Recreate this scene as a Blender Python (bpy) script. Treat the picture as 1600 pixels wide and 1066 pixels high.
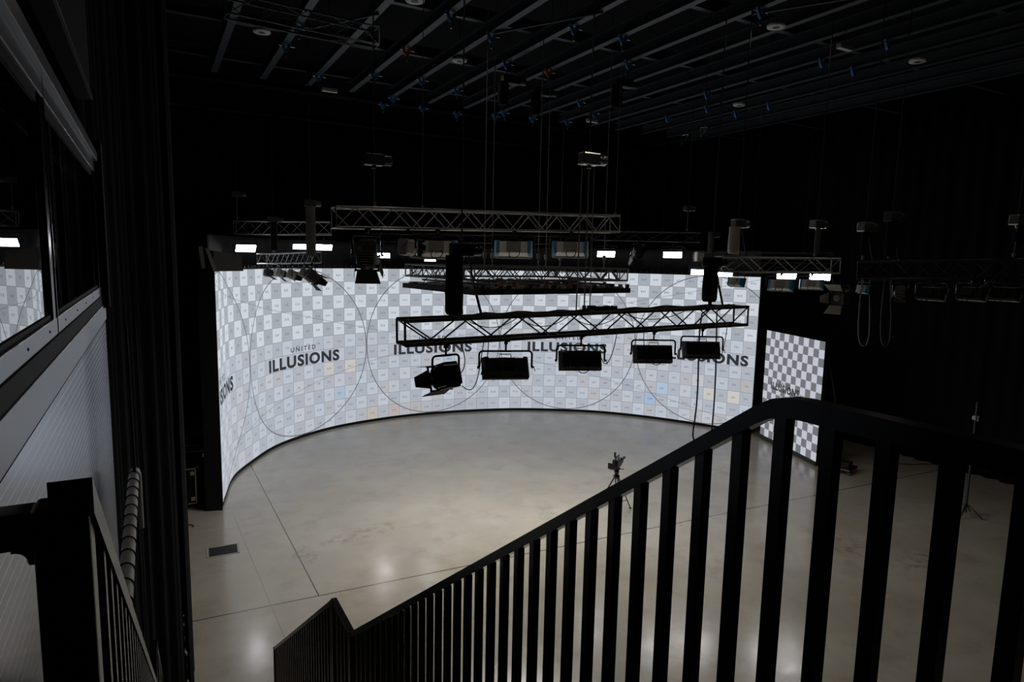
import bpy, bmesh, math, random
from mathutils import Vector, Matrix
random.seed(7)
R = math.radians
C = bpy.context.scene.collection
for o in list(bpy.data.objects): bpy.data.objects.remove(o)
scn = bpy.context.scene

# ------------------------------------------------------------------ camera, world, exposure
F, YAW, PIT, ROL, EYE = 1010.0, R(29.2), R(7.15), R(-1.2), 6.55
_f = Vector((math.sin(YAW)*math.cos(PIT), math.cos(YAW)*math.cos(PIT), -math.sin(PIT)))
_r = Vector((math.cos(YAW), -math.sin(YAW), 0)); _d = _f.cross(_r)
RIGHT = _r*math.cos(ROL) + _d*math.sin(ROL); DOWN = -_r*math.sin(ROL) + _d*math.cos(ROL); FWD = _f
cam = bpy.data.cameras.new('camera'); co = bpy.data.objects.new('camera', cam); C.objects.link(co)
cam.sensor_width = 36; cam.lens = F/1600*36; cam.clip_start = .05; cam.clip_end = 200
co.matrix_world = Matrix(((RIGHT.x, -DOWN.x, -FWD.x, 0), (RIGHT.y, -DOWN.y, -FWD.y, 0), (RIGHT.z, -DOWN.z, -FWD.z, EYE), (0, 0, 0, 1)))
scn.camera = co
wd = bpy.data.worlds.new('world'); scn.world = wd; wd.use_nodes = True
wd.node_tree.nodes['Background'].inputs[0].default_value = (.5, .6, .8, 1); wd.node_tree.nodes['Background'].inputs[1].default_value = .0004
scn.view_settings.view_transform = 'Standard'; scn.view_settings.look = 'None'; scn.view_settings.exposure = 0; scn.view_settings.gamma = 1
scn.view_settings.use_curve_mapping = False
LED_GAIN, LAMP_GAIN, OVERHEAD_GAIN = .9, 28.0, 13.5

def ray(px, py): return RIGHT*((px-800)/F) + DOWN*((py-533)/F) + FWD
def at_y(px, py, y): d = ray(px, py); return Vector((0, 0, EYE)) + d*(y/d.y)
def at_z(px, py, z): d = ray(px, py); return Vector((0, 0, EYE)) + d*((z-EYE)/d.z)
def at_x(px, py, x): d = ray(px, py); return Vector((0, 0, EYE)) + d*(x/d.x)
def at_d(px, py, t): return Vector((0, 0, EYE)) + ray(px, py)*t

# ------------------------------------------------------------------ materials
def mat(name, col, rough=.5, metal=0.0, spec=.5, emit=None, es=0.0, noise=0.0, nscale=8.0, bump=0.0):
    m = bpy.data.materials.new(name); m.use_nodes = True; nt = m.node_tree; b = nt.nodes['Principled BSDF']
    b.inputs['Base Color'].default_value = (*col, 1); b.inputs['Roughness'].default_value = rough
    b.inputs['Metallic'].default_value = metal; b.inputs['Specular IOR Level'].default_value = spec
    if emit: b.inputs['Emission Color'].default_value = (*emit, 1); b.inputs['Emission Strength'].default_value = es
    if noise or bump:
        tc = nt.nodes.new('ShaderNodeTexCoord'); n = nt.nodes.new('ShaderNodeTexNoise'); n.inputs['Scale'].default_value = nscale
        n.inputs['Detail'].default_value = 5; nt.links.new(tc.outputs['Object'], n.inputs['Vector'])
        if noise:
            mx = nt.nodes.new('ShaderNodeMix'); mx.data_type = 'RGBA'
            mx.inputs[6].default_value = (*[c*(1-noise) for c in col], 1); mx.inputs[7].default_value = (*[min(1, c*(1+noise)) for c in col], 1)
            nt.links.new(n.outputs['Fac'], mx.inputs[0]); nt.links.new(mx.outputs[2], b.inputs['Base Color'])
        if bump:
            bp = nt.nodes.new('ShaderNodeBump'); bp.inputs['Strength'].default_value = bump; bp.inputs['Distance'].default_value = .01
            nt.links.new(n.outputs['Fac'], bp.inputs['Height']); nt.links.new(bp.outputs['Normal'], b.inputs['Normal'])
    return m
BLACK = mat('black powder coat', (.006, .006, .007), .22, 0, .5, noise=.3, nscale=20)
BLACKM = mat('matt black', (.008, .008, .009), .7, 0, .25, noise=.3)
TRUSSB = mat('black truss tube', (.02, .02, .022), .4, .3, noise=.3)
TRUSSM = mat('mid grey truss tube', (.17, .17, .17), .4, .5, noise=.3)
TRUSS = mat('dull aluminium truss', (.42, .42, .42), .32, .85, noise=.15)
CLOTH = mat('black drape cloth', (.008, .009, .011), .95, 0, .1, noise=.4, nscale=3)
CLOTHG = mat('grey black backing cloth', (.09, .09, .09), .95, 0, .1, noise=.3, nscale=2)
HOUSE = mat('silver lamp housing', (.72, .72, .70), .4, .3, noise=.1)
BLUE = mat('blue lamp side', (.06, .33, .62), .4, .0, noise=.1)
BLUEC = mat('blue clamp paint', (.03, .22, .62), .45, 0, .5, noise=.2)
ORANGE = mat('orange clamp paint', (.75, .12, .03), .45, 0, .5, noise=.2)
GREY = mat('grey plate', (.42, .40, .36), .5, .1, noise=.15)
DARKG = mat('dark grey metal', (.05, .05, .052), .45, .3, noise=.2)
DIFF = mat('white diffuser off', (.62, .62, .60), .7, 0, .3, noise=.04)
LAMP = mat('lit white diffuser', (.9, .9, .9), .6, 0, .3, (.97, .96, 1.0), LAMP_GAIN)
LENS = mat('fresnel lens glass', (.35, .36, .37), .12, 0, .7, noise=.1)
CHROME = mat('bright steel', (.6, .6, .6), .25, .9, noise=.1)
STEEL = mat('dark painted ceiling steel', (.045, .053, .064), .5, .2, noise=.3, nscale=5)
CEIL = mat('black ceiling', (.010, .011, .013), .9, 0, .2, noise=.3)
WALLB = mat('black wall', (.008, .009, .011), .9, 0, .2, noise=.3)
CABLE = mat('black cable', (.008, .008, .008), .5, noise=.2)
CABLEG = mat('grey cable', (.16, .16, .15), .5, noise=.2)
RUBBER = mat('grey rubber', (.06, .06, .06), .7, noise=.2)
PIPE = mat('pale wrapped duct', (.42, .41, .39), .45, 0, .4, noise=.12)
CASE = mat('black flight case board', (.012, .012, .012), .6, 0, .3, noise=.3)
WHITEP = mat('pale painted disc', (.55, .55, .53), .6, noise=.05)
RED = mat('red connector', (.6, .05, .08), .5, noise=.1)
WHITECLOTH = mat('pale cloth edge', (.22, .22, .22), .9, noise=.1)
WALLP = mat('grey blue ribbed panel', (.27, .305, .36), .2, .75, .6, noise=.08, nscale=3)
WALLT = mat('grey aluminium trim', (.27, .28, .30), .34, .5, .5, noise=.08, nscale=4)
GROOVE = mat('pale panel groove', (.85, .87, .90), .25, .6, noise=.05)
GLASS = bpy.data.materials.new('window glass'); GLASS.use_nodes = True
_b = GLASS.node_tree.nodes['Principled BSDF']; _b.inputs['Base Color'].default_value = (.75, .78, .8, 1); _b.inputs['Roughness'].default_value = 0.0
_b.inputs['IOR'].default_value = 1.52; _b.inputs['Transmission Weight'].default_value = 1.0

def floor_mat():
    m = bpy.data.materials.new('polished concrete'); m.use_nodes = True; nt = m.node_tree; b = nt.nodes['Principled BSDF']
    N, L = nt.nodes.new, nt.links.new
    tc = N('ShaderNodeTexCoord'); sx = N('ShaderNodeSeparateXYZ'); L(tc.outputs['Object'], sx.inputs[0])
    def noise(s, d=6, rough=.6):
        n = N('ShaderNodeTexNoise'); n.inputs['Scale'].default_value = s; n.inputs['Detail'].default_value = d; n.inputs['Roughness'].default_value = rough
        L(tc.outputs['Object'], n.inputs['Vector']); return n.outputs['Fac']
    def ramp(f, a, bb, ca, cb):
        r = N('ShaderNodeValToRGB'); r.color_ramp.elements[0].position = a; r.color_ramp.elements[1].position = bb
        r.color_ramp.elements[0].color = (*ca, 1); r.color_ramp.elements[1].color = (*cb, 1); L(f, r.inputs[0]); return r.outputs[0]
    def mix(f, a, bb, mode='MIX'):
        x = N('ShaderNodeMix'); x.data_type = 'RGBA'; x.blend_type = mode
        if isinstance(f, float): x.inputs[0].default_value = f
        else: L(f, x.inputs[0])
        L(a, x.inputs[6])
        if isinstance(bb, tuple): x.inputs[7].default_value = (*bb, 1)
        else: L(bb, x.inputs[7])
        return x.outputs[2]
    def math_(op, a, bb=None, c=None):
        x = N('ShaderNodeMath'); x.operation = op
        for i, v in enumerate((a, bb, c)):
            if v is None: continue
            if isinstance(v, (int, float)): x.inputs[i].default_value = v
            else: L(v, x.inputs[i])
        return x.outputs[0]
    col = ramp(noise(.35), .30, .72, (.34, .305, .245), (.50, .46, .39))
    col = mix(ramp(noise(1.7, 8, .68), .35, .95, (0, 0, 0), (.45, .45, .45)), col, (.36, .30, .22))
    col = mix(ramp(noise(.55, 5), .48, .75, (0, 0, 0), (.5, .5, .5)), col, (.30, .295, .275))
    col = mix(ramp(noise(1.1, 10, .70), .52, .80, (0, 0, 0), (.8, .8, .8)), col, (.27, .215, .15))
    col = mix(ramp(noise(.8, 7, .62), .55, .80, (0, 0, 0), (.6, .6, .6)), col, (.285, .29, .29))
    sm = None
    for (px, py, rx, ry) in ((590, 826, .75, .40), (480, 868, .40, .55), (540, 842, .9, .35), (1450, 880, 1.2, .7), (1310, 850, .8, .9)):
        c_ = at_z(px, py, 0); ax_ = math_('DIVIDE', math_('SUBTRACT', sx.outputs[0], c_.x), rx); ay_ = math_('DIVIDE', math_('SUBTRACT', sx.outputs[1], c_.y), ry)
        f_ = math_('SUBTRACT', 1.0, math_('ADD', math_('MULTIPLY', ax_, ax_), math_('MULTIPLY', ay_, ay_))); sm = f_ if sm is None else math_('MAXIMUM', sm, f_)
    sm = math_('MULTIPLY', math_('MAXIMUM', sm, 0.0), ramp(noise(4.2, 8, .65), .47, .66, (0, 0, 0), (.9, .9, .9)))
    col = mix(math_('MINIMUM', sm, .75), col, (.21, .14, .085))
    # saw cut joints
    def joint(e, w, lo=None, hi=None, var=None):
        j = math_('LESS_THAN', math_('ABSOLUTE', e), w)
        if var is not None:
            j = math_('MULTIPLY', j, math_('MULTIPLY', math_('GREATER_THAN', var, lo), math_('LESS_THAN', var, hi)))
        return j
    x, y = sx.outputs[0], sx.outputs[1]
    jb = math_('SUBTRACT', y, math_('SUBTRACT', 12.24, math_('MULTIPLY', x, .0525)))
    ja = math_('SUBTRACT', x, math_('MULTIPLY_ADD', y, -.012, 2.735))
    jc = math_('SUBTRACT', x, math_('MULTIPLY_ADD', y, -.03, 2.08))
    jd = math_('SUBTRACT', y, 16.2)
    strong = math_('MAXIMUM', joint(jb, .017), joint(ja, .013, 12.1, 30, y))
    weak = math_('MAXIMUM', joint(jc, .008, 7, 17.0, y), joint(jd, .008, .3, 2.55, x))
    col = mix(strong, col, (.075, .06, .042))
    wk = math_('MULTIPLY', weak, .6)
    col = mix(wk, col, (.16, .13, .10))
    L(col, b.inputs['Base Color'])
    rr = N('ShaderNodeMapRange'); rr.inputs[1].default_value = .3; rr.inputs[2].default_value = .7; rr.inputs[3].default_value = .14; rr.inputs[4].default_value = .255
    L(noise(1.3, 6), rr.inputs[0]); L(rr.outputs[0], b.inputs['Roughness'])
    bp = N('ShaderNodeBump'); bp.inputs['Strength'].default_value = .07; bp.inputs['Distance'].default_value = .02
    L(noise(3.5, 6), bp.inputs['Height']); L(bp.outputs[0], b.inputs['Normal'])
    b.inputs['Specular IOR Level'].default_value = .8
    return m

def led_mat(name, plain=False):
    """test chart shown on the screen: UV.x counts columns, UV.y counts rows from the top"""
    m = bpy.data.materials.new(name); m.use_nodes = True; nt = m.node_tree; b = nt.nodes['Principled BSDF']
    N, L = nt.nodes.new, nt.links.new
    def M(op, a, bb=None, c=None):
        x = N('ShaderNodeMath'); x.operation = op
        for i, v in enumerate((a, bb, c)):
            if v is None: continue
            if isinstance(v, (int, float)): x.inputs[i].default_value = v
            else: L(v, x.inputs[i])
        return x.outputs[0]
    def mix(f, a, bb):
        x = N('ShaderNodeMix'); x.data_type = 'RGBA'
        if isinstance(f, (int, float)): x.inputs[0].default_value = f
        else: L(f, x.inputs[0])
        for i, v in ((6, a), (7, bb)):
            if isinstance(v, tuple): x.inputs[i].default_value = (*v, 1)
            else: L(v, x.inputs[i])
        return x.outputs[2]
    uv = N('ShaderNodeUVMap'); uv.uv_map = 'UVMap'; s = N('ShaderNodeSeparateXYZ'); L(uv.outputs[0], s.inputs[0]); u, v = s.outputs[0], s.outputs[1]
    fu, fv = M('FLOOR', u), M('FLOOR', v)
    odd = M('FLOORED_MODULO', M('ADD', fu, fv), 2.0)
    if plain:
        col = mix(odd, (.56, .57, .65), (.165, .168, .185))
    else:
        top = mix(odd, (.66, .71, .77), (.405, .44, .485))
        cx = N('ShaderNodeCombineXYZ'); L(fu, cx.inputs[0]); L(fv, cx.inputs[1])
        wn = N('ShaderNodeTexWhiteNoise'); L(cx.outputs[0], wn.inputs[0]); ws = N('ShaderNodeSeparateColor'); L(wn.outputs['Color'], ws.inputs[0])
        low = mix(odd, (.56, .61, .69), (.45, .485, .55))
        low = mix(M('MULTIPLY', ws.outputs[0], .35), low, (.44, .47, .52))
        nn = N('ShaderNodeTexNoise'); nn.inputs['Scale'].default_value = .16; L(cx.outputs[0], nn.inputs['Vector'])
        tint = mix(M('GREATER_THAN', M('ADD', M('MULTIPLY', ws.outputs[1], .3), nn.outputs['Fac']), .66), (.62, .56, .54), (.50, .58, .68))
        amt = M('MULTIPLY', M('MULTIPLY', ws.outputs[2], ws.outputs[2]), .32)
        low = mix(amt, low, tint)
        # a few strongly coloured tiles on the lower rows
        for (a, bb, k) in ((48, 10, (.28, .46, .76)), (49, 9, (.36, .55, .76)), (20, 9, (.40, .55, .70)), (23, 11, (.55, .43, .30)), (25, 11, (.52, .36, .32)), (27, 11, (.42, .37, .35)), (41, 6, (.32, .36, .44)),
                           (43, 6, (.42, .52, .66)), (53, 9, (.68, .62, .50)), (55, 9, (.70, .64, .50)), (31, 11, (.33, .35, .40)), (29, 11, (.37, .38, .42)), (33, 11, (.36, .38, .45)), (56, 8, (.48, .40, .38)), (19, 7, (.66, .60, .52)), (21, 7, (.68, .60, .50)), (46, 9, (.36, .42, .54)), (30, 7, (.45, .55, .66))):
            h = M('MULTIPLY', M('COMPARE', fu, float(a), .2), M('COMPARE', fv, float(bb), .2)); low = mix(M('MULTIPLY', h, .55), low, k)
        col = mix(M('GREATER_THAN', v, 5.0), top, low)
        # thin grid between tiles, the dotted cross of each tile
        du, dv = M('ABSOLUTE', M('SUBTRACT', M('FRACT', u), .5)), M('ABSOLUTE', M('SUBTRACT', M('FRACT', v), .5))
        edge = M('GREATER_THAN', M('MAXIMUM', du, dv), .482)
        col = mix(M('MULTIPLY', edge, .55), col, (.12, .12, .14))
        q = M('LESS_THAN', M('MINIMUM', M('ABSOLUTE', M('SUBTRACT', du, .25)), M('ABSOLUTE', M('SUBTRACT', dv, .25))), .012)
        col = mix(M('MULTIPLY', q, .12), col, (.25, .25, .27))
        # large circles and corner to corner lines
        cu = M('SUBTRACT', M('FLOORED_MODULO', M('ADD', u, 1.0), 12.0), 6.0); cv = M('SUBTRACT', v, 6.0)
        rad = M('SQRT', M('ADD', M('MULTIPLY', cu, cu), M('MULTIPLY', cv, cv)))
        ring = M('LESS_THAN', M('ABSOLUTE', M('SUBTRACT', rad, 5.97)), .034)
        dg = M('MULTIPLY', M('SUBTRACT', u, 29.5), 12.0/57.0)
        diag = M('MULTIPLY', M('LESS_THAN', M('MINIMUM', M('ABSOLUTE', M('SUBTRACT', cv, dg)), M('ABSOLUTE', M('ADD', cv, dg))), .028), .45)
        col = mix(M('MAXIMUM', ring, diag), col, (.13, .13, .15))
    b.inputs['Base Color'].default_value = (.02, .02, .02, 1); b.inputs['Roughness'].default_value = .6
    L(col, b.inputs['Emission Color']); b.inputs['Emission Strength'].default_value = LED_GAIN
    return m
FLOOR = floor_mat()
LED = led_mat('screen test chart'); LED2 = led_mat('screen checker', True)
LOGO = mat('screen dark lettering', (.01, .01, .01), .7, 0, .1, (.028, .030, .036), 1.0, noise=.02)
CODE = mat('screen grey lettering', (.01, .01, .01), .7, 0, .1, (.19, .20, .22), 1.0, noise=.02)
for m_ in (LOGO, CODE): m_.node_tree.nodes['Principled BSDF'].inputs['Roughness'].default_value = .8

# ------------------------------------------------------------------ mesh helpers
class MB:
    def __init__(s): s.v = []; s.f = []; s.sm = []
    def add(s, vs, fs, smooth=False, M=None):
        n = len(s.v); s.v += [(M @ Vector(p)) if M else Vector(p) for p in vs]
        for f in fs: s.f.append([i+n for i in f]); s.sm.append(smooth)
        return s
    def box(s, c, d, M=None):
        x, y, z = d[0]/2, d[1]/2, d[2]/2; c = Vector(c)
        vs = [c+Vector((a*x, b*y, e*z)) for a in (-1, 1) for b in (-1, 1) for e in (-1, 1)]
        return s.add(vs, [(0, 1, 3, 2), (4, 6, 7, 5), (0, 4, 5, 1), (2, 3, 7, 6), (0, 2, 6, 4), (1, 5, 7, 3)], False, M)
    def bbox(s, c, d, b=.008, M=None):
        """box with chamfered edges"""
        bm = bmesh.new(); bmesh.ops.create_cube(bm, size=1)
        for v in bm.verts: v.co = Vector((v.co.x*d[0], v.co.y*d[1], v.co.z*d[2])) + Vector(c)
        bmesh.ops.bevel(bm, geom=bm.edges[:], offset=b, segments=2, affect='EDGES', profile=.5)
        bm.verts.index_update(); vs = [v.co.copy() for v in bm.verts]; fs = [[v.index for v in f.verts] for f in bm.faces]; bm.free()
        return s.add(vs, fs, False, M)
    def frustum(s, c0, d0, c1, d1, M=None):
        """hexahedron between two rectangles lying across local Y"""
        vs = []
        for c, d in ((c0, d0), (c1, d1)):
            for a, b in ((-1, -1), (1, -1), (1, 1), (-1, 1)): vs.append((c[0]+a*d[0]/2, c[1], c[2]+b*d[1]/2))
        return s.add(vs, [(0, 1, 2, 3), (7, 6, 5, 4), (0, 4, 5, 1), (1, 5, 6, 2), (2, 6, 7, 3), (3, 7, 4, 0)], False, M)
    def tube(s, a, b, r, n=8, r2=None, M=None):
        return s.path([a, b], r, n, M, r2)
    def path(s, pts, r, n=8, M=None, r2=None, closed=False):
        pts = [Vector(p) for p in pts]; k = len(pts); rings = []; base = []
        up = Vector((0, 0, 1)); t0 = (pts[1]-pts[0]).normalized()
        if abs(t0.dot(up)) > .9: up = Vector((1, 0, 0))
        u = t0.cross(up).normalized()
        for i, p in enumerate(pts):
            a, b = pts[max(i-1, 0)], pts[min(i+1, k-1)]; t = (b-a)
            t = t.normalized() if t.length > 1e-9 else t0
            u = (u - t*u.dot(t)); u = u.normalized() if u.length > 1e-6 else t.orthogonal().normalized()
            w = t.cross(u); rr = r if r2 is None else r+(r2-r)*i/(k-1)
            for j in range(n):
                an = 2*math.pi*j/n; base.append(p+u*math.cos(an)*rr+w*math.sin(an)*rr)
        fs = [(i*n+j, i*n+(j+1) % n, (i+1)*n+(j+1) % n, (i+1)*n+j) for i in range(k-1) for j in range(n)]
        s.add(base, fs, True, M)
        s.add(base[:n], [tuple(range(n))[::-1]], False, M); s.add(base[-n:], [tuple(range(n))], False, M)
        return s
    def lathe(s, c, axis, prof, n=16, M=None):
        """prof: list of (radius, distance along axis)"""
        c = Vector(c); ax = Vector(axis).normalized(); u = ax.orthogonal().normalized(); w = ax.cross(u); vs = []
        for r, h in prof:
            for j in range(n):
                an = 2*math.pi*j/n; vs.append(c+ax*h+u*math.cos(an)*r+w*math.sin(an)*r)
        k = len(prof)
        s.add(vs, [(i*n+j, i*n+(j+1) % n, (i+1)*n+(j+1) % n, (i+1)*n+j) for i in range(k-1) for j in range(n)], True, M)
        s.add(vs[:n], [tuple(range(n))[::-1]], False, M); s.add(vs[-n:], [tuple(range(n))], False, M)
        return s
    def prism(s, poly, z0, z1, M=None):
        n = len(poly); vs = [(p[0], p[1], z0) for p in poly]+[(p[0], p[1], z1) for p in poly]
        return s.add(vs, [tuple(range(n))[::-1], tuple(range(n, 2*n))]+[(i, (i+1) % n, n+(i+1) % n, n+i) for i in range(n)], False, M)
    def plate(s, pts, th, M=None):
        """thick polygon in space"""
        p = [Vector(q) for q in pts]; nrm = (p[1]-p[0]).cross(p[2]-p[0]).normalized()*th/2; n = len(p)
        return s.add([q-nrm for q in p]+[q+nrm for q in p], [tuple(range(n))[::-1], tuple(range(n, 2*n))]+[(i, (i+1) % n, n+(i+1) % n, n+i) for i in range(n)], False, M)
    def build(s, name, m, parent=None, M=None):
        me = bpy.data.meshes.new(name); me.from_pydata([tuple(M @ p) if M else tuple(p) for p in s.v], [], s.f)
        for p, q in zip(me.polygons, s.sm): p.use_smooth = q
        bm = bmesh.new(); bm.from_mesh(me); bmesh.ops.recalc_face_normals(bm, faces=bm.faces[:]); bm.to_mesh(me); bm.free()
        me.materials.append(m); o = bpy.data.objects.new(name, me); C.objects.link(o)
        if parent: o.parent = parent
        return o
def thing(name, label, cat, loc=(0, 0, 0), rz=0.0, group=None):
    o = bpy.data.objects.new(name, None); C.objects.link(o); o.empty_display_size = .1
    o.location = loc; o.rotation_euler = (0, 0, rz); o['label'] = label; o['category'] = cat
    if group: o['group'] = group
    return o
def tag(o, label, cat, group=None):
    o['label'] = label; o['category'] = cat
    if group: o['group'] = group
    return o
def struct(name, mb, m): o = mb.build(name, m); o['kind'] = 'structure'; return o
def arc_pts(c, r, a0, a1, n, plane='xz'):
    out = []
    for i in range(n+1):
        a = a0+(a1-a0)*i/n; p, q = r*math.cos(a), r*math.sin(a)
        out.append(Vector(c)+(Vector((p, 0, q)) if plane == 'xz' else Vector((p, q, 0)) if plane == 'xy' else Vector((0, p, q))))
    return out
def bez(p0, p1, p2, p3, n=14):
    p0, p1, p2, p3 = map(Vector, (p0, p1, p2, p3))
    return [p0*(1-t)**3+p1*3*t*(1-t)**2+p2*3*t*t*(1-t)+p3*t**3 for t in [i/n for i in range(n+1)]]
def sag(a, b, drop, n=14):
    a, b = Vector(a), Vector(b); return [a.lerp(b, i/n)-Vector((0, 0, drop*4*(i/n)*(1-i/n))) for i in range(n+1)]
ORD = ['first', 'second', 'third', 'fourth', 'fifth', 'sixth', 'seventh', 'eighth', 'ninth', 'tenth', 'eleventh', 'twelfth', 'thirteenth', 'fourteenth', 'fifteenth', 'sixteenth']

# ------------------------------------------------------------------ the room
struct('floor', MB().box((10, 11, -.1), (28, 36, .2)), FLOOR)
struct('ceiling', MB().box((10, 11, 13.6), (28, 36, .2)), CEIL)
struct('wall_back', MB().box((10, 28.6, 6.7), (28, .2, 14)), WALLB)
struct('wall_right', MB().box((23.6, 11, 6.7), (.2, 36, 14)), WALLB)
struct('wall_front', MB().box((10, -4.2, 6.7), (28, .2, 14)), WALLB)
struct('wall_far_left', MB().box((-3.6, 11, 6.7), (.2, 36, 14)), WALLB)
struct('trim_back', MB().box((10, 28.35, 12.1), (27, .08, .10)).box((10, 28.4, 13.2), (27, .08, .12)), STEEL)
struct('trim_right', MB().box((22.7, 11, 12.45), (.10, 34, .10)), STEEL)

# ribbed panel wall beside the stairs, with the control room window
WX = -.35
wl = MB(); wl.box((WX-.06, 1.7, 3.0), (.10, 9.3, 5.98))                          # core board behind ribs
z = 5.975; ribs = MB(); grooves = MB()
struct('wall_left', wl, WALLP)
while z > 2.2:
    ribs.box((WX-.004, 1.7, z-.0185), (.012, 9.3, .034)); z -= .038
struct('wall_left_ribs', ribs, WALLP)
gz = 5.975
while gz > 2.2:
    grooves.box((WX-.0039, 1.7, gz-.0375), (.012, 9.3, .0046)); gz -= .038
struct('wall_left_grooves', grooves, GROOVE)
struct('trim_1', MB().bbox((WX-.004, 1.7, 6.06), (.03, 9.3, .138), .004), WALLT)   # band under the window
struct('wall_left_top', MB().box((WX-.06, 1.7, 9.0), (.10, 9.3, 2.5)).box((WX-.03, 6.2, 6.75), (.16, .22, 1.3)), WALLB)
struct('trim_2', MB().box((WX-.02, 1.7, 7.76), (.05, 9.3, .012)), WALLT)
struct('trim_3', MB().bbox((WX-.02, 1.7, 7.275), (.09, 9.3, .07), .004), WALLT)
def window(n, y0, y1):
    root = bpy.data.objects.new('window_%d' % n, None); C.objects.link(root); root.location = (WX, (y0+y1)/2, 6.2); root['kind'] = 'structure'
    w = y1-y0; fr = MB()
    fr.bbox((-.026, 0, .036), (.05, w, .072), .004).bbox((-.03, 0, 1.0), (.06, w, .08), .004)
    fr.build('window_frame', WALLT, root)
    j = MB(); j.bbox((-.028, w/2-.05, .52), (.05, .10, 1.04), .004).bbox((-.028, -w/2+.02, .52), (.05, .045, 1.04), .004)
    j.build('window_jamb', BLACK, root)
    e = MB().box((-.001, w/2-.003, .52), (.006, .006, 1.04)); e.build('window_edge_strip', CHROME, root)
    g = MB(); g.box((-.022, 0, .082), (.02, w-.08, .018)).box((-.022, 0, .94), (.02, w-.08, .04)); g.build('window_gasket', BLACKM, root)
    MB().box((-.022, 0, .52), (.008, w-.04, .86)).build('window_pane', GLASS, root)
    bt = MB()
    for k in range(5):
        yy = -w/2+w*(k+.5)/5; bt.lathe((-.002, yy, .036), (1, 0, 0), [(.005, 0), (.005, .004)], 8)
    bt.build('screw', BLACKM, root)
    return root
window(1, -2.0, .7); window(2, .7, 3.30); window(3, 3.30, 6.08)
struct('trim_4', MB().box((WX-.03, 1.7, 6.165), (.07, 9.3, .07)), BLACKM)          # dark recess under the frame
# curtain rail inside: bright blind head seen through the glass
struct('trim_5', MB().bbox((WX-.12, 1.7, 7.07), (.05, 8.6, .06), .006), DARKG)

# ------------------------------------------------------------------ black drapes
def drape(name, pts, z0, z1, m, label, cat='curtain', amp=.05, wave=.22, group=None, n_per=10):
    """hung cloth following a plan polyline, with folds and thickness"""
    P = [Vector((p[0], p[1], 0)) for p in pts]; out = []; s = 0.0
    for a, b in zip(P, P[1:]):
        d = b-a; l = d.length; nrm = Vector((-d.y, d.x, 0)).normalized(); k = max(4, int(l/wave*n_per))
        for i in range(k):
            t = i/k; f = s+l*t
            out.append((a+d*t, nrm, f))
        s += l
    out.append((P[-1], nrm, s)); mb = MB(); rows = 7; vs = []
    ph = random.random()*6
    for side in (0, 1):
        for r in range(rows+1):
            q = r/rows; zz = z0+(z1-z0)*q; am = amp*(1.15-.45*q)
            for (p, nn, f) in out:
                o = math.sin(f*2*math.pi/wave+ph+.5*math.sin(f*1.7+ph))*am+math.sin(f*2*math.pi/(wave*2.7)+q)*am*.5
                v = p+nn*(o+side*.006); vs.append((v.x, v.y, zz))
    k = len(out); fs = []; h = (rows+1)*k
    for r in range(rows):
        for i in range(k-1):
            a = r*k+i; fs.append((a, a+1, a+k+1, a+k)); fs.append((h+a, h+a+k, h+a+k+1, h+a+1))
    for i in range(k-1):
        fs.append((i, h+i, h+i+1, i+1)); t = rows*k+i; fs.append((t, t+1, h+t+1, h+t))
    for r in range(rows):
        a, b = r*k, (r+1)*k; fs.append((a, b, h+b, h+a)); a, b = a+k-1, b+k-1; fs.append((a, h+a, h+b, b))
    mb.add(vs, fs, True); return tag(mb.build(name, m), label, cat, group)
drape('curtain', [(-.45, 6.55), (-.25, 8.9), (.17, 9.75), (.06, 16.9)], .02, 13.3, CLOTH, 'black full-height curtain hanging past the end of the ribbed panel wall', amp=.03, wave=.3)
drape('curtain', [(.30, 10.0), (.29, 13.3), (.20, 16.6)], .02, 13.3, CLOTH, 'black curtain whose hem runs along the concrete floor left of the floor grille', amp=.032, wave=.42)
drape('curtain', [(-3.2, 28.1), (11, 28.15), (23.3, 28.1)], .03, 11.9, CLOTH, 'long black curtain hung along the back wall high behind the curved screen', amp=.07, wave=.5, n_per=7)
drape('curtain', [(22.9, 27.8), (22.85, 12), (22.9, -3.8)], .03, 12.2, CLOTH, 'black curtain lining the right wall behind the small checkered screen', amp=.07, wave=.5, n_per=7)

# ------------------------------------------------------------------ curved screen
PLAN = [(1.40, 17.80), (1.51, 18.33), (1.86, 19.88), (2.50, 21.15), (3.6, 22.78), (5.3, 24.06), (7.0, 24.70), (9.2, 25.0), (11.4, 24.80), (13.5, 24.25), (15.2, 23.40), (16.75, 22.3), (17.95, 20.95), (18.87, 19.55), (19.60, 18.2), (20.18, 16.9)]
def catmull(P, n=14):
    P = [Vector((p[0], p[1], 0)) for p in P]; P = [P[0]*2-P[1]]+P+[P[-1]*2-P[-2]]; out = []
    for i in range(1, len(P)-2):
        a, b, c, d = P[i-1:i+3]
        for k in range(n):
            t = k/n; out.append(.5*((2*b)+(c-a)*t+(2*a-5*b+4*c-d)*t*t+(3*b-a-3*c+d)*t**3))
    out.append(P[-2]); return out
CUR = catmull(PLAN)
for _ in range(6):
    CUR = [CUR[0]]+[(CUR[i-1]+CUR[i]*2+CUR[i+1])/4 for i in range(1, len(CUR)-1)]+[CUR[-1]]
ARC = [0.0]
for a, b in zip(CUR, CUR[1:]): ARC.append(ARC[-1]+(b-a).length)
def cur(s):
    s = max(0, min(ARC[-1]-1e-6, s)); lo = 0
    import bisect
    i = min(bisect.bisect_right(ARC, s)-1, len(CUR)-2); t = (s-ARC[i])/(ARC[i+1]-ARC[i])
    p = CUR[i].lerp(CUR[i+1], t); a = CUR[max(i-3, 0)]; b = CUR[min(i+4, len(CUR)-1)]; tg = (b-a).normalized()
    return p, tg, Vector((tg.y, -tg.x, 0))          # inward normal (towards the stage)
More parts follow.
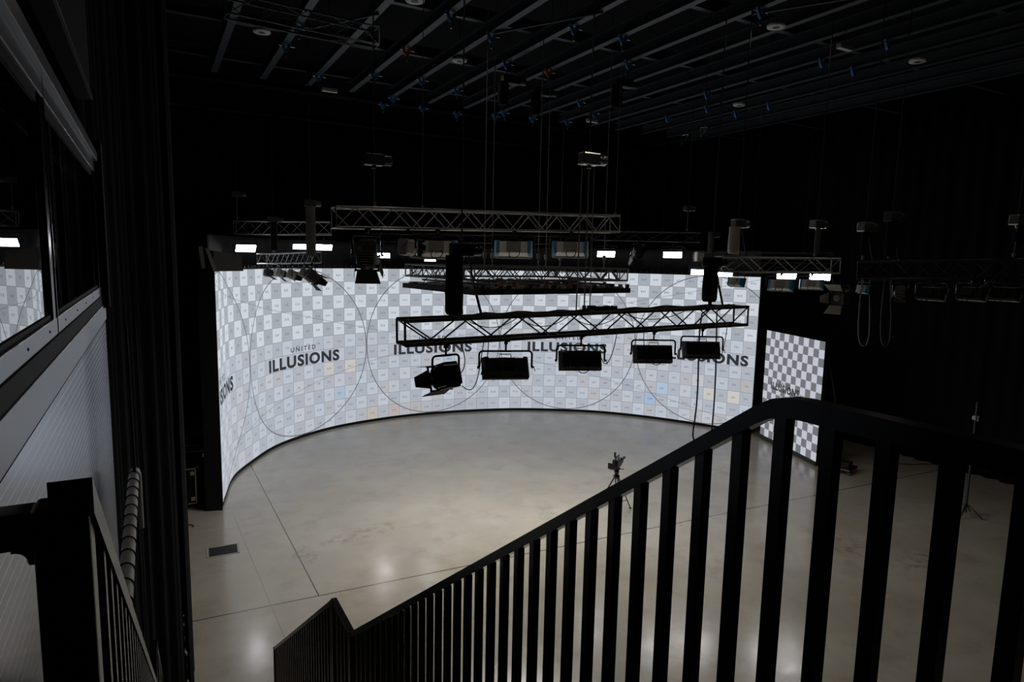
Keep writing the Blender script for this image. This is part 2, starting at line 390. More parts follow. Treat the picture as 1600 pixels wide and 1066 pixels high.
# columns of the chart along the arc: anchored where the four emblems stand
def s_at_px(px, py):
    d = ray(px, py); a = math.atan2(d.x, d.y); best = min(range(len(CUR)), key=lambda i: abs(math.atan2(CUR[i].x, CUR[i].y)-a)); return ARC[best]
ANCH = [(0.0, 4.0), (s_at_px(472, 553), 17.0), (s_at_px(677, 541), 29.0), (s_at_px(888, 538), 41.0), (s_at_px(1104, 550), 53.0)]
_k = (ANCH[-1][0]-ANCH[-2][0])/12.0
U1 = 53.0+(ARC[-1]-ANCH[-1][0])/_k; ANCH.append((ARC[-1], U1))
def s_of_u(u):
    for (s0, u0), (s1, u1) in zip(ANCH, ANCH[1:]):
        if u <= u1 or (s1, u1) == ANCH[-1]: return s0+(s1-s0)*(u-u0)/(u1-u0)
Z0, Z1 = .10, 6.10
def on_wall(u, v, off=0.0):
    p, t, n = cur(s_of_u(u)); q = p+n*off; return Vector((q.x, q.y, Z1-(Z1-Z0)*v/12.0))
wall = thing('led_screen', 'tall curved video wall showing a grey checker test chart round the stage', 'video wall', (9.2, 24.5, 0))
WO = Matrix.Translation((-9.2, -24.5, 0))
NU = int((U1-4.0)*4); us = [4.0+(U1-4.0)*i/NU for i in range(NU+1)]
me = bpy.data.meshes.new('screen'); vs = []; fs = []; uvs = []
for u in us:
    for v in (0, 12): vs.append(WO @ on_wall(u, v))
for i in range(NU): fs.append((2*i, 2*i+1, 2*i+3, 2*i+2))
me.from_pydata([tuple(v) for v in vs], [], fs); uvl = me.uv_layers.new(name='UVMap')
for p in me.polygons:
    for li in p.loop_indices:
        vi = me.loops[li].vertex_index; uvl.data[li].uv = (us[vi//2], 12.0*(vi % 2))
me.materials.append(LED); so = bpy.data.objects.new('screen', me); C.objects.link(so); so.parent = wall
bk = MB()
def ribbon(mb, o0, o1, z0, z1, u0=4.0, u1=None, step=2):
    u1 = u1 or U1; idx = [u0+(u1-u0)*i/110 for i in range(111)]; vs = []
    for u in idx:
        p, t, n = cur(s_of_u(u)); a = p+n*o0; b = p+n*o1
        vs += [(a.x, a.y, z0), (a.x, a.y, z1), (b.x, b.y, z1), (b.x, b.y, z0)]
    k = len(idx); fs = [(4*i+j, 4*i+(j+1) % 4, 4*i+4+(j+1) % 4, 4*i+4+j) for i in range(k-1) for j in range(4)]+[(0, 3, 2, 1), (4*k-4, 4*k-3, 4*k-2, 4*k-1)]
    return mb.add(vs, fs)
ribbon(bk, -.16, -.012, .10, 6.10).build('cabinet_back', BLACKM, wall, WO)
ribbon(MB(), -.14, -.004, .0, .098).build('base', BLACKM, wall, WO)
ribbon(MB(), -.15, -.01, 6.102, 6.15).build('top_rail', BLACKM, wall, WO)
tp = MB()
for i in range(int((U1-4)*2)):
    p, t, n = cur(s_of_u(4.2+i*.5)); q = p-n*.05; tp.box((0, 0, 0), (.05, .08, .07), Matrix.Translation((q.x, q.y, 6.18)) @ Matrix.Rotation(math.atan2(t.y, t.x), 4, 'Z'))
o = tp.build('top_bracket', DARKG, wall, WO); o['kind'] = 'stuff'
# lettering on the screen
def text_mesh(body, size, spacing=1.0, off=0.0, res=3, align='CENTER'):
    cu_ = bpy.data.curves.new('t', 'FONT'); cu_.body = body; cu_.size = size; cu_.space_character = spacing; cu_.offset = off; cu_.resolution_u = res
    cu_.align_x = align; cu_.align_y = 'BOTTOM_BASELINE'
    ob = bpy.data.objects.new('t', cu_); C.objects.link(ob); dg = bpy.context.evaluated_depsgraph_get(); me = bpy.data.meshes.new_from_object(ob.evaluated_get(dg))
    vs = [v.co.copy() for v in me.vertices]; fs = [tuple(p.vertices) for p in me.polygons]
    bpy.data.objects.remove(ob); bpy.data.curves.remove(cu_); bpy.data.meshes.remove(me); return vs, fs
def fit_text(vs, width, height):
    x0, x1 = min(v.x for v in vs), max(v.x for v in vs); y0, y1 = min(v.y for v in vs), max(v.y for v in vs)
    return [Vector(((v.x-(x0+x1)/2)*width/(x1-x0), (v.y-y0)*height/(y1-y0), 0)) for v in vs]
def cut_left(vs, fs, xmin):
    bm = bmesh.new(); bv = [bm.verts.new(v) for v in vs]
    for f in fs:
        try: bm.faces.new([bv[i] for i in f])
        except ValueError: pass
    bmesh.ops.bisect_plane(bm, geom=bm.verts[:]+bm.edges[:]+bm.faces[:], plane_co=(xmin, 0, 0), plane_no=(1, 0, 0), clear_inner=True)
    bm.verts.index_update(); r = [v.co.copy() for v in bm.verts], [tuple(v.index for v in f.verts) for f in bm.faces]; bm.free(); return r
big = text_mesh('ILLUSIONS', 1, 1.15, .042, 4); small = text_mesh('UNITED', 1, 1.45, .018, 4)
bigv, smallv = fit_text(big[0], 7.0, .86), fit_text(small[0], 2.4, .33)
for cu in (5.0, 17.0, 29.0, 41.0, 53.0):
    mb = MB()
    for (vv, ff, row) in ((bigv, big[1], 6.95), (smallv, small[1], 5.86)):
        v2, f2 = (vv, ff) if cu > 6 else cut_left(vv, ff, 4.05-cu)
        if v2: mb.add([on_wall(min(max(cu+v.x, 4.0), U1), row-v.y, .010) for v in v2], f2)
    mb.build('emblem_lettering', LOGO, wall, WO)
glyph = {}
for ch in 'ABCDEFGHIJKL0123456789':
    glyph[ch] = text_mesh(ch, .24, 1, .004, 1, 'LEFT'); w_ = max(v.x for v in glyph[ch][0]); glyph[ch] = (*glyph[ch], w_)
cm = MB()
for r in range(12):
    for c in range(4, int(U1)):
        if r in (6,) and abs((c+.5-5.0) % 12-0) < 4 or r == 6 and abs((c+.5-5.0) % 12-12) < 4: continue
        st = 'ABCDEFGHIJKL'[r]+str(c); wt = sum(glyph[k][2]+.02 for k in st); x = c+.5-wt/2
        for k in st:
            gv, gf, gw = glyph[k]; cm.add([on_wall(min(max(x+v.x, 4.0), U1), r+.58-v.y, .006) for v in gv], gf); x += gw+.02
o = cm.build('tile_codes', CODE, wall, WO)

# cloth hung behind the top of the screen, and the black end box of the screen
vp = [cur(s_of_u(9.3+(U1-9.8)*i/28)) for i in range(29)]
drape('curtain', [(p.x-n.x*.75, p.y-n.y*.75) for p, t, n in vp], 5.2, 7.1, CLOTHG, 'dark grey cloth rising just above the top edge of the curved screen', amp=.02, wave=.6, n_per=6)
eb = MB().prism([(.98, 17.62), (1.36, 17.50), (1.372, 17.73), (1.19, 17.78), (1.29, 18.4), (1.53, 19.5), (1.22, 19.6)], 0.0, 6.62)
o = tag(eb.build('end_return', BLACKM), 'black upright flat closing off the left end of the curved screen', 'flat')
cl = thing('cloth_flap', 'pale grey cloth corner hanging over the top left end of the curved screen', 'cloth', (1.15, 17.5, 6.5))
MB().plate([(-.12, 0, .22), (-.02, -.01, .22), (.02, -.01, -.3), (-.06, 0, -.32)], .01).build('fold', WHITECLOTH, cl)
MB().plate([(.02, -.01, .2), (.12, 0, .14), (.28, .0, -.35), (.2, -.02, -.4)], .01).build('fold', WHITECLOTH, cl)
MB().plate([(.12, 0.02, .14), (.9, .6, .02), (.95, .6, -.38), (.28, .02, -.38)], .01).build('fold', CLOTHG, cl)

# ------------------------------------------------------------------ small checkered screen at the right
ba, bb_ = at_z(1187, 684, 0), at_z(1272, 728, 0)
sd = (bb_-ba).normalized(); sn = Vector((sd.y, -sd.x, 0)); sn = sn if sn.dot(Vector((0, 0, 0))-ba) > 0 else -sn
SW = (bb_-ba).length*1.02
side = thing('led_screen', 'small flat checkered video screen standing on the floor right of the curved screen', 'video screen', ba, math.atan2(sd.y, sd.x))
SH = 3.98
me = bpy.data.meshes.new('screen'); me.from_pydata([(0, 0, .16), (0, 0, .16+SH), (SW, 0, .16+SH), (SW, 0, .16)], [], [(0, 1, 2, 3)]); ul = me.uv_layers.new(name='UVMap')
for li, uvq in zip(range(4), ((0, 14), (0, 0), (12, 0), (12, 14))): ul.data[li].uv = uvq
me.materials.append(LED2); o = bpy.data.objects.new('screen', me); C.objects.link(o); o.parent = side
# which local side faces the stage
lside = -1 if (Matrix.Rotation(-math.atan2(sd.y, sd.x), 4, 'Z') @ sn).y < 0 else 1
MB().box((SW/2, -lside*.062, .16+SH/2), (SW+.02, .12, SH+.02)).build('cabinet_back', BLACKM, side)
MB().box((SW/2, -lside*.08, .10), (SW, .2, .10)).build('base_beam', BLACK, side)
def on_side(c, v, off=.012): return (c, lside*off, .16+SH*(1-v/14.0))
mb = MB()
for (vv, ff, row, sc) in ((bigv, big[1], 7.45, .86), (smallv, small[1], 6.55, .86)):
    mb.add([on_side((6-v.x*sc if lside > 0 and False else 4.9+v.x*sc)*SW/12, row-v.y*1.15) for v in vv], ff)
mb.build('emblem_lettering', LOGO, side)
br = MB()
for xx in (.25, SW-.15):
    br = MB(); br.path([(xx, -lside*.13, .16+SH), (xx, -lside*1.15, .12)], .03, 8).path([(xx, -lside*.13, 2.6), (xx, -lside*.62, 2.3)], .022, 8).path([(xx, -lside*.13, .12), (xx, -lside*1.2, .12)], .03, 8)
    br.build('brace', DARKG, side)
for xx in (.12, SW*.5, SW-.12):
    for yy in (.0, -.16):
        MB().lathe((xx, lside*(yy-.03)+.025, .052), (0, -1, 0), [(.052, 0), (.052, .045)], 12).build('castor', RUBBER, side)

# ------------------------------------------------------------------ railings and stairs
SLOPE = -.70; RX, LX = 1.291, -.10
def rail_z(y):
    if y < 1.0: return 6.25
    if y < 4.84: return 6.25+SLOPE*(y-1.0)
    if y < 5.42: return 6.25+SLOPE*3.84
    return 6.25+SLOPE*3.84+SLOPE*(y-5.42)
def handrail(mb, pts, w=.042, h=.048, x=0.0):
    """rectangular section swept along (y, ztop)"""
    vs = []; k = len(pts)
    for i, (y, z) in enumerate(pts):
        for a, b in ((-.5, 0), (.5, 0), (.5, -1), (-.5, -1)): vs.append((x+a*w, y, z+b*h))
    vs2 = vs; fs = [(4*i+j, 4*i+(j+1) % 4, 4*i+4+(j+1) % 4, 4*i+4+j) for i in range(k-1) for j in range(4)]+[(0, 3, 2, 1), (4*k-4, 4*k-3, 4*k-2, 4*k-1)]
    return mb.add(vs2, fs)
right = thing('stair_railing', 'black metal stair railing with square balusters running down across the foreground', 'railing', (RX, 1.0, 5.15))
RM = Matrix.Translation((-RX, -1.0, -5.15))
pts = [(-1.2, 6.25), (.93, 6.25), (.97, 6.247), (1.01, 6.237), (1.05, 6.215)]+[(4.84, rail_z(4.839)), (5.42, rail_z(5.40)), (8.90, rail_z(8.90))]
handrail(MB(), pts, x=RX).build('handrail', BLACK, right, RM)
pts2 = [(-1.2, 5.22), (1.0, 5.22), (4.84, rail_z(4.839)-1.03), (5.42, rail_z(5.4)-1.03), (8.9, rail_z(8.9)-1.0)]
handrail(MB(), pts2, x=RX, h=.04).build('bottom_rail', BLACK, right, RM)
def baluster(x, y, b, zt, zb, parent, M, name='baluster', wx=None):
    s1 = 0 if y < 1.0 or 4.84 < y < 5.42 else SLOPE; a = b/2; w2 = (wx or b)/2
    vs = [(x-w2, y-a, zb-s1*a), (x+w2, y-a, zb-s1*a), (x+w2, y+a, zb+s1*a), (x-w2, y+a, zb+s1*a), (x-w2, y-a, zt-s1*a), (x+w2, y-a, zt-s1*a), (x+w2, y+a, zt+s1*a), (x-w2, y+a, zt+s1*a)]
    MB().add(vs, [(3, 2, 1, 0), (4, 5, 6, 7), (0, 1, 5, 4), (1, 2, 6, 5), (2, 3, 7, 6), (3, 0, 4, 7)]).build(name, BLACK, parent, M)
PITCH = .1225
k = -6
while True:
    y = .8625+PITCH*k; k += 1
    if y > 8.85: break
    if abs(y-4.84) < .05 or abs(y-5.42) < .05: continue
    if y < 0.1: continue
    baluster(RX, y, .032, rail_z(y)-.046, rail_z(y)-1.05, right, RM)
for y, zb in ((4.84, 2.3), (5.42, 2.3), (8.87, .0)):
    MB().box((RX, y, (rail_z(y-.001)-.01+zb)/2), (.05, .05, rail_z(y-.001)-.01-zb)).build('newel_post', BLACK, right, RM)
left = thing('stair_railing', 'black metal stair railing on the left beside the ribbed panel wall', 'railing', (LX, 1.0, 5.15))
LM = Matrix.Translation((-LX, -1.0, -5.15))
handrail(MB(), [(1.00, 6.25), (4.84, rail_z(4.839)), (5.42, rail_z(5.40)), (8.90, rail_z(8.90))], .05, .05, LX-.005).build('handrail', BLACK, left, LM)
handrail(MB(), [(1.0, 5.22), (4.84, rail_z(4.839)-1.03), (5.42, rail_z(5.4)-1.03), (8.9, rail_z(8.9)-1.0)], x=LX, h=.04).build('bottom_rail', BLACK, left, LM)
MB().bbox((LX-.018, 1.035, 5.65), (.064, .06, 1.12), .004).build('newel_post', BLACK, left, LM)
k = 1
while True:
    y = 1.06+PITCH*k; k += 1
    if y > 8.85: break
    if abs(y-4.84) < .05 or abs(y-5.42) < .05: continue
    baluster(LX, y, .032, rail_z(y)-.046, rail_z(y)-1.05, left, LM)
for y, zb in ((4.84, 2.3), (5.42, 2.3), (8.87, 0)):
    MB().box((LX, y, (rail_z(y-.001)-.01+zb)/2), (.05, .05, rail_z(y-.001)-.01-zb)).build('newel_post', BLACK, left, LM)
# return rail across to the wall
cr = MB().bbox((LX-.145, 1.03, 6.185), (.20, .05, .05), .006)
cr.path(arc_pts((LX-.075, 1.03, 6.135), .028, R(0), R(90), 6), .014, 8)
cr.build('return_rail', BLACK, left, LM)
MB().box((LX-.205, 1.02, 5.67), (.032, .032, 1.0)).build('baluster', BLACK, left, LM)
# stairs
st = thing('staircase', 'black steel staircase between the two railings', 'stairs', (.6, 1.0, 0))
SM = Matrix.Translation((-.6, -1.0, 0))
n = 16; dy = 3.84/n; dz = 3.84*.7/n
for i in range(n): MB().box(((LX+RX)/2, 1.0+dy*(i+.5), 5.13-dz*(i+1)), (RX-LX-.10, dy+.03, .04)).build('tread', DARKG, st, SM)
for i in range(n-1): MB().box(((LX+RX)/2, 5.45+.24*(i+.5), 2.44-.165*(i+1)), (RX-LX-.10, .26, .04)).build('tread', DARKG, st, SM)
MB().box(((LX+RX)/2, 5.13, 2.42), (RX-LX-.07, .66, .06)).build('half_landing', DARKG, st, SM)
for xx in (LX+.042, RX-.042):
    sb = MB()
    for (y0, y1) in ((1.0, 4.84), (4.84, 5.42), (5.42, 8.88)):
        za, zb = rail_z(y0+.001)-1.06, rail_z(y1-.001)-1.06
        zb = max(zb, .12)
        sb.plate([(xx, y0, za), (xx, y1, zb), (xx, y1, max(zb-.24, 0.0)), (xx, y0, za-.24)], .012)
    sb.build('stringer', BLACK, st, SM)
struct('floor_landing', MB().box((.52, -1.55, 5.05), (1.64, 5.1, .16)), DARKG)

# wrapped pipe between wall and curtain
pp = thing('duct_pipe', 'pale round pipe wound with black bands low beside the ribbed wall', 'pipe', (-.182, 4.2, 4.83))
MB().path([(0, -2.3, 0), (0, 1.5, 0), (0.005, 1.58, -.012), (.012, 1.62, -.05), (.012, 1.63, -.5)], .037, 14).build('tube', PIPE, pp)
for i in range(20):
    y = -2.2+i*.19; MB().path([(.0385*math.cos(a), y+.035*math.sin(a/2), .0385*math.sin(a)) for a in [2*math.pi*j/16 for j in range(17)]], .0055, 6).build('band', BLACKM, pp)
# bundled dark cables behind the left railing
for i, (dx, y1, lab) in enumerate(((.02, 5.6, 'thin black cable hanging just right of the banded pipe'), (.07, 6.0, 'black cable hanging in the gap before the near curtain'))):
    tag(MB().path([(-.2+dx, y1, 6.0), (-.19+dx, y1+.02, 4.2), (-.2+dx, y1, 2.0), (-.2+dx, y1, .05)], .012, 6).build('cable', CABLE), lab, 'cable')

# ------------------------------------------------------------------ trusses
def truss(p0, p1, sec, m, label, pitch=.45, group=None, r=.02, rb=.009, roll_pts=None):
    p0, p1 = Vector(p0), Vector(p1); d = p1-p0; L = d.length; t = d.normalized(); side_ = Vector((-t.y, t.x, 0)).normalized(); up = side_.cross(t)*-1
    if up.z < 0: up = -up
    root = thing('lighting_truss', label, 'truss', p0, 0, group); h = sec/2
    cor = [(-h, h), (h, h), (h, -h), (-h, -h)]
    for a, b in cor:
        o_ = side_*a+up*b; MB().tube(o_, o_+t*L, r, 10).build('chord', m, root)
    n = max(2, int(round(L/pitch)))
    cross = label.startswith('long black')
    for fi in range(4):
        (a0, b0), (a1, b1) = cor[fi], cor[(fi+1) % 4]; A, B = side_*a0+up*b0, side_*a1+up*b1
        for i in range(n):
            q0, q1 = L*i/n, L*(i+1)/n
            if fi in (1, 3):
                s_, e_ = (A, B) if (i+(cross and fi == 3)) % 2 == 0 else (B, A)
                MB().tube(s_+t*q0, e_+t*q1, rb, 6).build('brace', m, root)
            elif i % 2 == 0:
                MB().tube(A+t*q0, B+t*q1, rb, 6).build('brace', m, root)
    for q in (0.0, L):
        e = MB()
        for fi in range(4):
            (a0, b0), (a1, b1) = cor[fi], cor[(fi+1) % 4]; e.tube(side_*a0+up*b0+t*q, side_*a1+up*b1+t*q, rb*1.4, 6)
        e.build('end_frame', m, root)
    return root
FT0, FT1 = Vector((2.69, 7.65, 5.63)), Vector((8.70, 7.65, 5.705))
BT0, BT1 = Vector((2.44, 9.95, 7.13)), Vector((7.75, 9.95, 7.265))
def lerpx(a, b, px):
    """point of the line a-b that stands on the vertical seen at column px"""
    lo, hi = 0.0, 1.0
    for _ in range(40):
        m_ = (lo+hi)/2; q = a.lerp(b, m_)-Vector((0, 0, EYE)); x = 800+F*q.dot(RIGHT)/q.dot(FWD)
        if x < px: lo = m_
        else: hi = m_
    return a.lerp(b, lo)
truss(FT0, FT1, .30, TRUSSB, 'long black box truss in front of the curved screen carrying four soft lights', pitch=.43, r=.026, rb=.011)
truss(BT0, BT1, .30, TRUSS, 'grey box truss above the video wall carrying three blue-sided lights', pitch=.30)
LT0, LT1 = at_d(409, 405, 19.6), at_d(494, 402, 17.4)
truss(LT0, LT1, .29, TRUSS, 'short bright-edged truss at left with a cluster of lights below', pitch=.28)
FL0, FL1 = at_d(367, 356, 20.1), at_d(517, 357, 20.7)
truss(FL0, FL1, .40, TRUSS, 'dim truss at far left above the left end of the curved screen', pitch=.40)
RT0, RT1 = at_d(1122, 413, 13.2), at_d(1306, 416, 13.6)
truss(RT0, RT1, .30, TRUSS, 'grey truss right of the video wall glowing from the lit lamps behind it', pitch=.40)
DT0, DT1 = at_d(1340, 423, 11.8), at_d(1625, 420, 10.6)
truss(DT0, DT1, .31, TRUSSB, 'dark truss running off the right edge with unlit fixtures below', pitch=.31)
PT0, PT1 = at_d(570, 371, 25.4), at_d(920, 376, 25.0)
truss(PT0, PT1, .30, TRUSSB, 'unlit far truss over the middle of the video wall behind the grey truss', pitch=.6)
QT0, QT1 = at_d(928, 368, 22.5), at_d(1092, 371, 20.4)
truss(QT0, QT1, .30, TRUSSB, 'dark far truss over the right half of the video wall carrying lit lamps', pitch=.6)
CT0, CT1 = at_z(352, 8, 10.9), at_z(587, 60, 10.9)
truss(CT0, CT1, .34, STEEL, 'dark truss high under the ceiling at upper left', pitch=.5)
ST0, ST1 = at_d(1084, 401, 20.6), at_d(1300, 404, 19.4)
truss(ST0, ST1, .30, TRUSSB, 'dark far truss at right carrying the three lit lamps seen through the grey truss', pitch=.6)

# ------------------------------------------------------------------ fixtures
def yoke_parts(root, W, zc, zp, m, r=.014):
    c = .05; x = W/2
    pts = [(-x, 0, zp)]+[(-x, 0, zc-c)]+arc_pts((-x+c, 0, zc-c), c, math.pi, math.pi/2, 5)[1:]+arc_pts((x-c, 0, zc-c), c, math.pi/2, 0, 5)+[(x, 0, zp)]
    MB().path(pts, r, 8).bbox((0, 0, zc), (.16, .035, .03), .006).build('yoke', m, root)
    MB().bbox((0, 0, -.022), (.05, .05, .06), .008).tube((0, 0, -.04), (0, 0, zc), .014, 8).box((.035, 0, -.01), (.04, .02, .02)).build('clamp', m, root)
    kb = MB().lathe((x-.005, 0, zp), (1, 0, 0), [(.022, 0), (.022, .02), (.012, .024), (.012, .04)], 10).tube((x+.03, 0, zp), (x+.05, 0, zp-.06), .006, 6)
    kb.build('tilt_knob', m, root)
    MB().lathe((-x+.005, 0, zp), (-1, 0, 0), [(.022, 0), (.022, .02), (.014, .03)], 10).build('tilt_knob', m, root)
def softlight(pos, pan, tilt, label, style='black', group=None, lit=False, s=1.0, cable=True, drop=0.0):
    """panel soft light hanging from a truss; face looks along local +Y before pan"""
    root = thing('soft_light', label, 'light', pos, pan, group); root.scale = (s, s, s)
    zc, zp, W, Hh = -.075-drop, -.30-drop, .645, .30
    ym = BLACK if style in ('black', 'rim') else DARKG; pale = style not in ('black', 'rim')
    yoke_parts(root, W+.09, zc, zp, ym)
    T = Matrix.Translation((0, 0, zp)) @ Matrix.Rotation(-tilt, 4, 'X')
    hm = BLACKM if not pale else HOUSE; bm_ = BLACKM if not pale else BLUE
    MB().frustum((0, -.09, 0), (.50, .20), (0, .02, 0), (.60, .28)).build('housing', hm, root, T)
    fr = MB(); 
    for zz in (-Hh/2+.01, Hh/2-.01): fr.box((0, .055, zz), (W, .07, .02))
    for xx in (-W/2+.01, W/2-.01): fr.box((xx, .055, 0), (.02, .07, Hh))
    frame_ = fr.build('front_frame', BLACKM if style == 'black' else HOUSE if style == 'rim' else DARKG, root, T)  # rim style: silver frame paints in the lit edges of dark lamps
    d = MB().box((0, .062, 0), (W-.05, .006, Hh-.05)).build('diffuser', LAMP if lit else DIFF, frame_, T)
    if lit: d['label'] = 'glowing white diffuser'
    for sx in (-1, 1):
        c = MB().frustum((sx*.265, -.10, 0), (.055, .23), (sx*.30, .02, 0), (.06, .295)).build('side_cap', bm_, root, T)
        if pale: c['label'] = 'blue side cap'
    MB().bbox((0, -.115, .01), (.24, .05, .15), .006).build('control_box', BLACKM if not pale else GREY, root, T)
    MB().path([(-.08, -.05, .13), (-.08, -.05, .175), (.08, -.05, .175), (.08, -.05, .13)], .007, 6).build('handle', ym, root, T)
    fn = MB()
    for i in range(9): fn.box((-.20+.05*i, -.10, -.10), (.012, .04, .05))
    fn.build('heat_sink', BLACKM if not pale else HOUSE, root, T)
    if cable:
        MB().path(bez(T @ Vector((.1, -.12, -.08)), T @ Vector((.14, -.15, -.24)), T @ Vector((-.14, -.15, -.26)), T @ Vector((-.06, -.12, -.08)), 10), .007, 6).build('cable_loop', CABLE, root)
    return root
def fresnel(pos, pan, tilt, label, s=1.0, group=None, m=None, doors=(30, 30, 30, 30), lit=False, drop=0.0, dm=None):
    m = m or DARKG
    root = thing('fresnel_light', label, 'light', pos, pan, group); root.scale = (s, s, s)
    zc, zp = -.09-drop, -.36-drop; yoke_parts(root, .40, zc, zp, BLACK, .015)
    T = Matrix.Translation((0, 0, zp)) @ Matrix.Rotation(-tilt, 4, 'X')
    hs_ = MB().bbox((0, -.06, 0), (.28, .22, .28), .03).lathe((0, .03, 0), (0, 1, 0), [(.14, 0), (.155, .03), (.165, .11), (.150, .112)], 20).build('housing', m, root, T)
    for zz in (-1, 1):
        fins = MB().box((0, -.06, zz*.138), (.19, .20, .012))
        for i in range(5): fins.box((0, -.15+.045*i, zz*.15), (.20, .014, .026))
        fins.build('cooling_fins', m, hs_, T)
    MB().lathe((0, .10, 0), (0, 1, 0), [(.147, 0), (.14, .022), (.09, .04), (.02, .047)], 20).build('lens', LAMP if lit else LENS, hs_, T)
    ring = MB()
    for a in range(4):
        q = Matrix.Rotation(a*math.pi/2, 4, 'Y'); ring.box((0, .147, .155), (.34, .02, .02), q)
    df_ = ring.build('door_frame', BLACKM, root, T)
    for a, ang in enumerate(doors):
        w0, w1, l = (.27, .36, .22) if a % 2 == 0 else (.24, .13, .22)
        q = Matrix.Rotation(a*math.pi/2, 4, 'Y') @ Matrix.Translation((0, .155, .158)) @ Matrix.Rotation(R(ang), 4, 'X')
        MB().plate([(-w0/2, 0, 0), (w0/2, 0, 0), (w1/2, l, 0), (-w1/2, l, 0)], .004, T @ q).build('barn_door', dm or BLACKM, df_)
    MB().path(bez(T @ Vector((0, -.17, 0)), T @ Vector((.1, -.35, -.1)), Vector((.25, -.1, -.1)), Vector((.2, 0, .02)), 12), .007, 6).build('cable_loop', CABLE, root)
    return root
def under(a, b, px, sec, off=0.0):
    t = (b-a).normalized(); n = Vector((-t.y, t.x, 0)).normalized(); q = lerpx(a, b, px)
    if n.dot(q) > 0: n = -n
    q = lerpx(a+n*sec/2, b+n*sec/2, px); return Vector((q.x, q.y, q.z-sec/2-.016))
for (a, b, se, px, nm) in ((FL0, FL1, .40, 395, 'thin hanger wire at the left of the dim far left truss'), (FL0, FL1, .40, 478, 'thin hanger wire at the right of the dim far left truss'), (PT0, PT1, .30, 620, 'thin hanger wire at the left of the unlit far truss in the middle'), (PT0, PT1, .30, 868, 'thin hanger wire at the right of the unlit far truss in the middle'),
        (QT0, QT1, .30, 980, 'thin hanger wire left on the dark far truss over the right half screen'), (QT0, QT1, .30, 1035, 'thin hanger wire right on the dark far truss over the right half screen'), (ST0, ST1, .30, 1175, 'thin hanger wire at the left of the dark far truss behind the right grey truss'), (ST0, ST1, .30, 1255, 'thin hanger wire at the right of the dark far truss behind the right grey truss')):
    t_ = (b-a).normalized(); n_ = Vector((-t_.y, t_.x, 0)).normalized()*se/2; q = lerpx(a+n_, b+n_, px)+Vector((0, 0, se/2+.015))
    w = thing('hanger_wire', nm, 'wire', q); MB().tube((0, 0, 0), (0, 0, 13.53-q.z), .005, 6).build('wire', CABLE, w); MB().bbox((0, 0, .02), (.05, .05, .05), .006).build('shackle', DARKG, w)
# lights on the front truss
fresnel(under(FT0, FT1, 697, .30, -.05), R(10), R(18), 'black spotlight with open barn doors, leftmost on the long black truss', s=1.0, m=BLACK, doors=(10, 18, 10, 26), drop=.05)
names = ['black soft light beside the barn-door spotlight on the long black truss', 'black soft light at the middle of the long black truss', 'black soft light in front of the fourth dark wordmark, second from the truss end', 'black soft light at the right end of the long black truss']
for px, pn, tl, sc_, nm in zip((791, 909, 1023, 1099), (-20, -22, -24, -28), (34, 16, 18, 20), (.97, .95, .93, .92), names):
    softlight(under(FT0, FT1, px, .30, -.02), R(pn), R(tl), nm, 'black', s=sc_, drop=.07)
# lights on the grey truss behind
for px, nm in zip((683, 803, 892), ('blue-sided soft light at left below the grey truss, behind the black chain bag', 'blue-sided soft light in the middle below the grey truss', 'blue-sided soft light at right below the grey truss')):
    softlight(under(BT0, BT1, px, .30), R(-28 if px < 850 else -33), R(18), nm, 'blue', s=1.0)
fresnel(under(BT0, BT1, 573, .30), R(-22), R(50), 'large spotlight with a wide dark barn door tipped down, left end of the grey truss', s=1.1, doors=(3, 12, 6, 12))
fresnel(under(BT0, BT1, 637, .30), R(-60), R(5), 'pale rimmed spotlight turned sideways next to the left blue-sided light', s=.78, m=HOUSE, doors=(8, 12, 8, 12))
# cluster on the short left truss
cl_spec = [(424, 'black', -70, 10, .7, 'small spotlight at the left end of the cluster under the short left truss'), (441, 'grey', -80, 20, .72, 'spotlight second from left in the cluster under the short left truss'),
           (461, 'grey', -100, 25, .85, 'pale spotlight in the middle of the cluster under the short left truss'), (480, 'grey', -95, 30, .75, 'spotlight second from right in the cluster under the short left truss')]
for px, mm, pn, tl, s_, nm in cl_spec:
    fresnel(under(LT0, LT1, px-5, .29), R(pn), R(tl), nm, s=s_, m=DARKG if mm == 'black' else GREY, doors=(20, 35, 20, 35))
fresnel(Vector(under(LT0, LT1, 493, .29))+RIGHT*.02, R(-80), R(35), 'spotlight with broad flat barn doors at the right end of the left cluster', s=1.0, doors=(12, 30, 12, 30))
# lit lamps over the rim of the curved screen
def lit_lamp(px, py, tr_, wpx, tilt, label, yaw_off=0.0):
    a, b = tr_; tq = lerpx(a, b, px); d = (tq-Vector((0, 0, EYE))).dot(FWD)
    s_ = wpx*d/F/.60; face = at_d(px, py, d); v = Vector((0, 0, EYE))-face
    yaw = math.atan2(-v.x, v.y)+R(yaw_off)
    p = face+Vector((0, 0, .30*s_)); root = softlight(p, yaw, R(tilt), label, 'grey', None, True, s_, False)
    g = max(.05, (tq.z-.16-p.z)/s_); MB().tube((0, 0, -.01), (0, 0, g), .016/s_, 8).lathe((0, 0, g-.01), (0, 0, 1), [(.19/s_, 0), (.19/s_, .02)], 12).build('drop_tube', DARKG, root); return p
lit_lamp(383, 386, (FL0, FL1), 30, 33, 'glowing soft light nearest the left end of the curved screen', 18)
lit_lamp(469, 384, (FL0, FL1), 22, 36, 'glowing soft light partly hidden above the short left truss', 10)
lit_lamp(506, 385, (FL0, FL1), 24, 33, 'glowing soft light just right of the short left truss', 8)
lit_lamp(599, 398, (PT0, PT1), 20, 30, 'glowing soft light behind the large tipped spotlight', -6)
lit_lamp(947, 395, (QT0, QT1), 27, 38, 'glowing soft light right of the three blue-sided lights', 4)
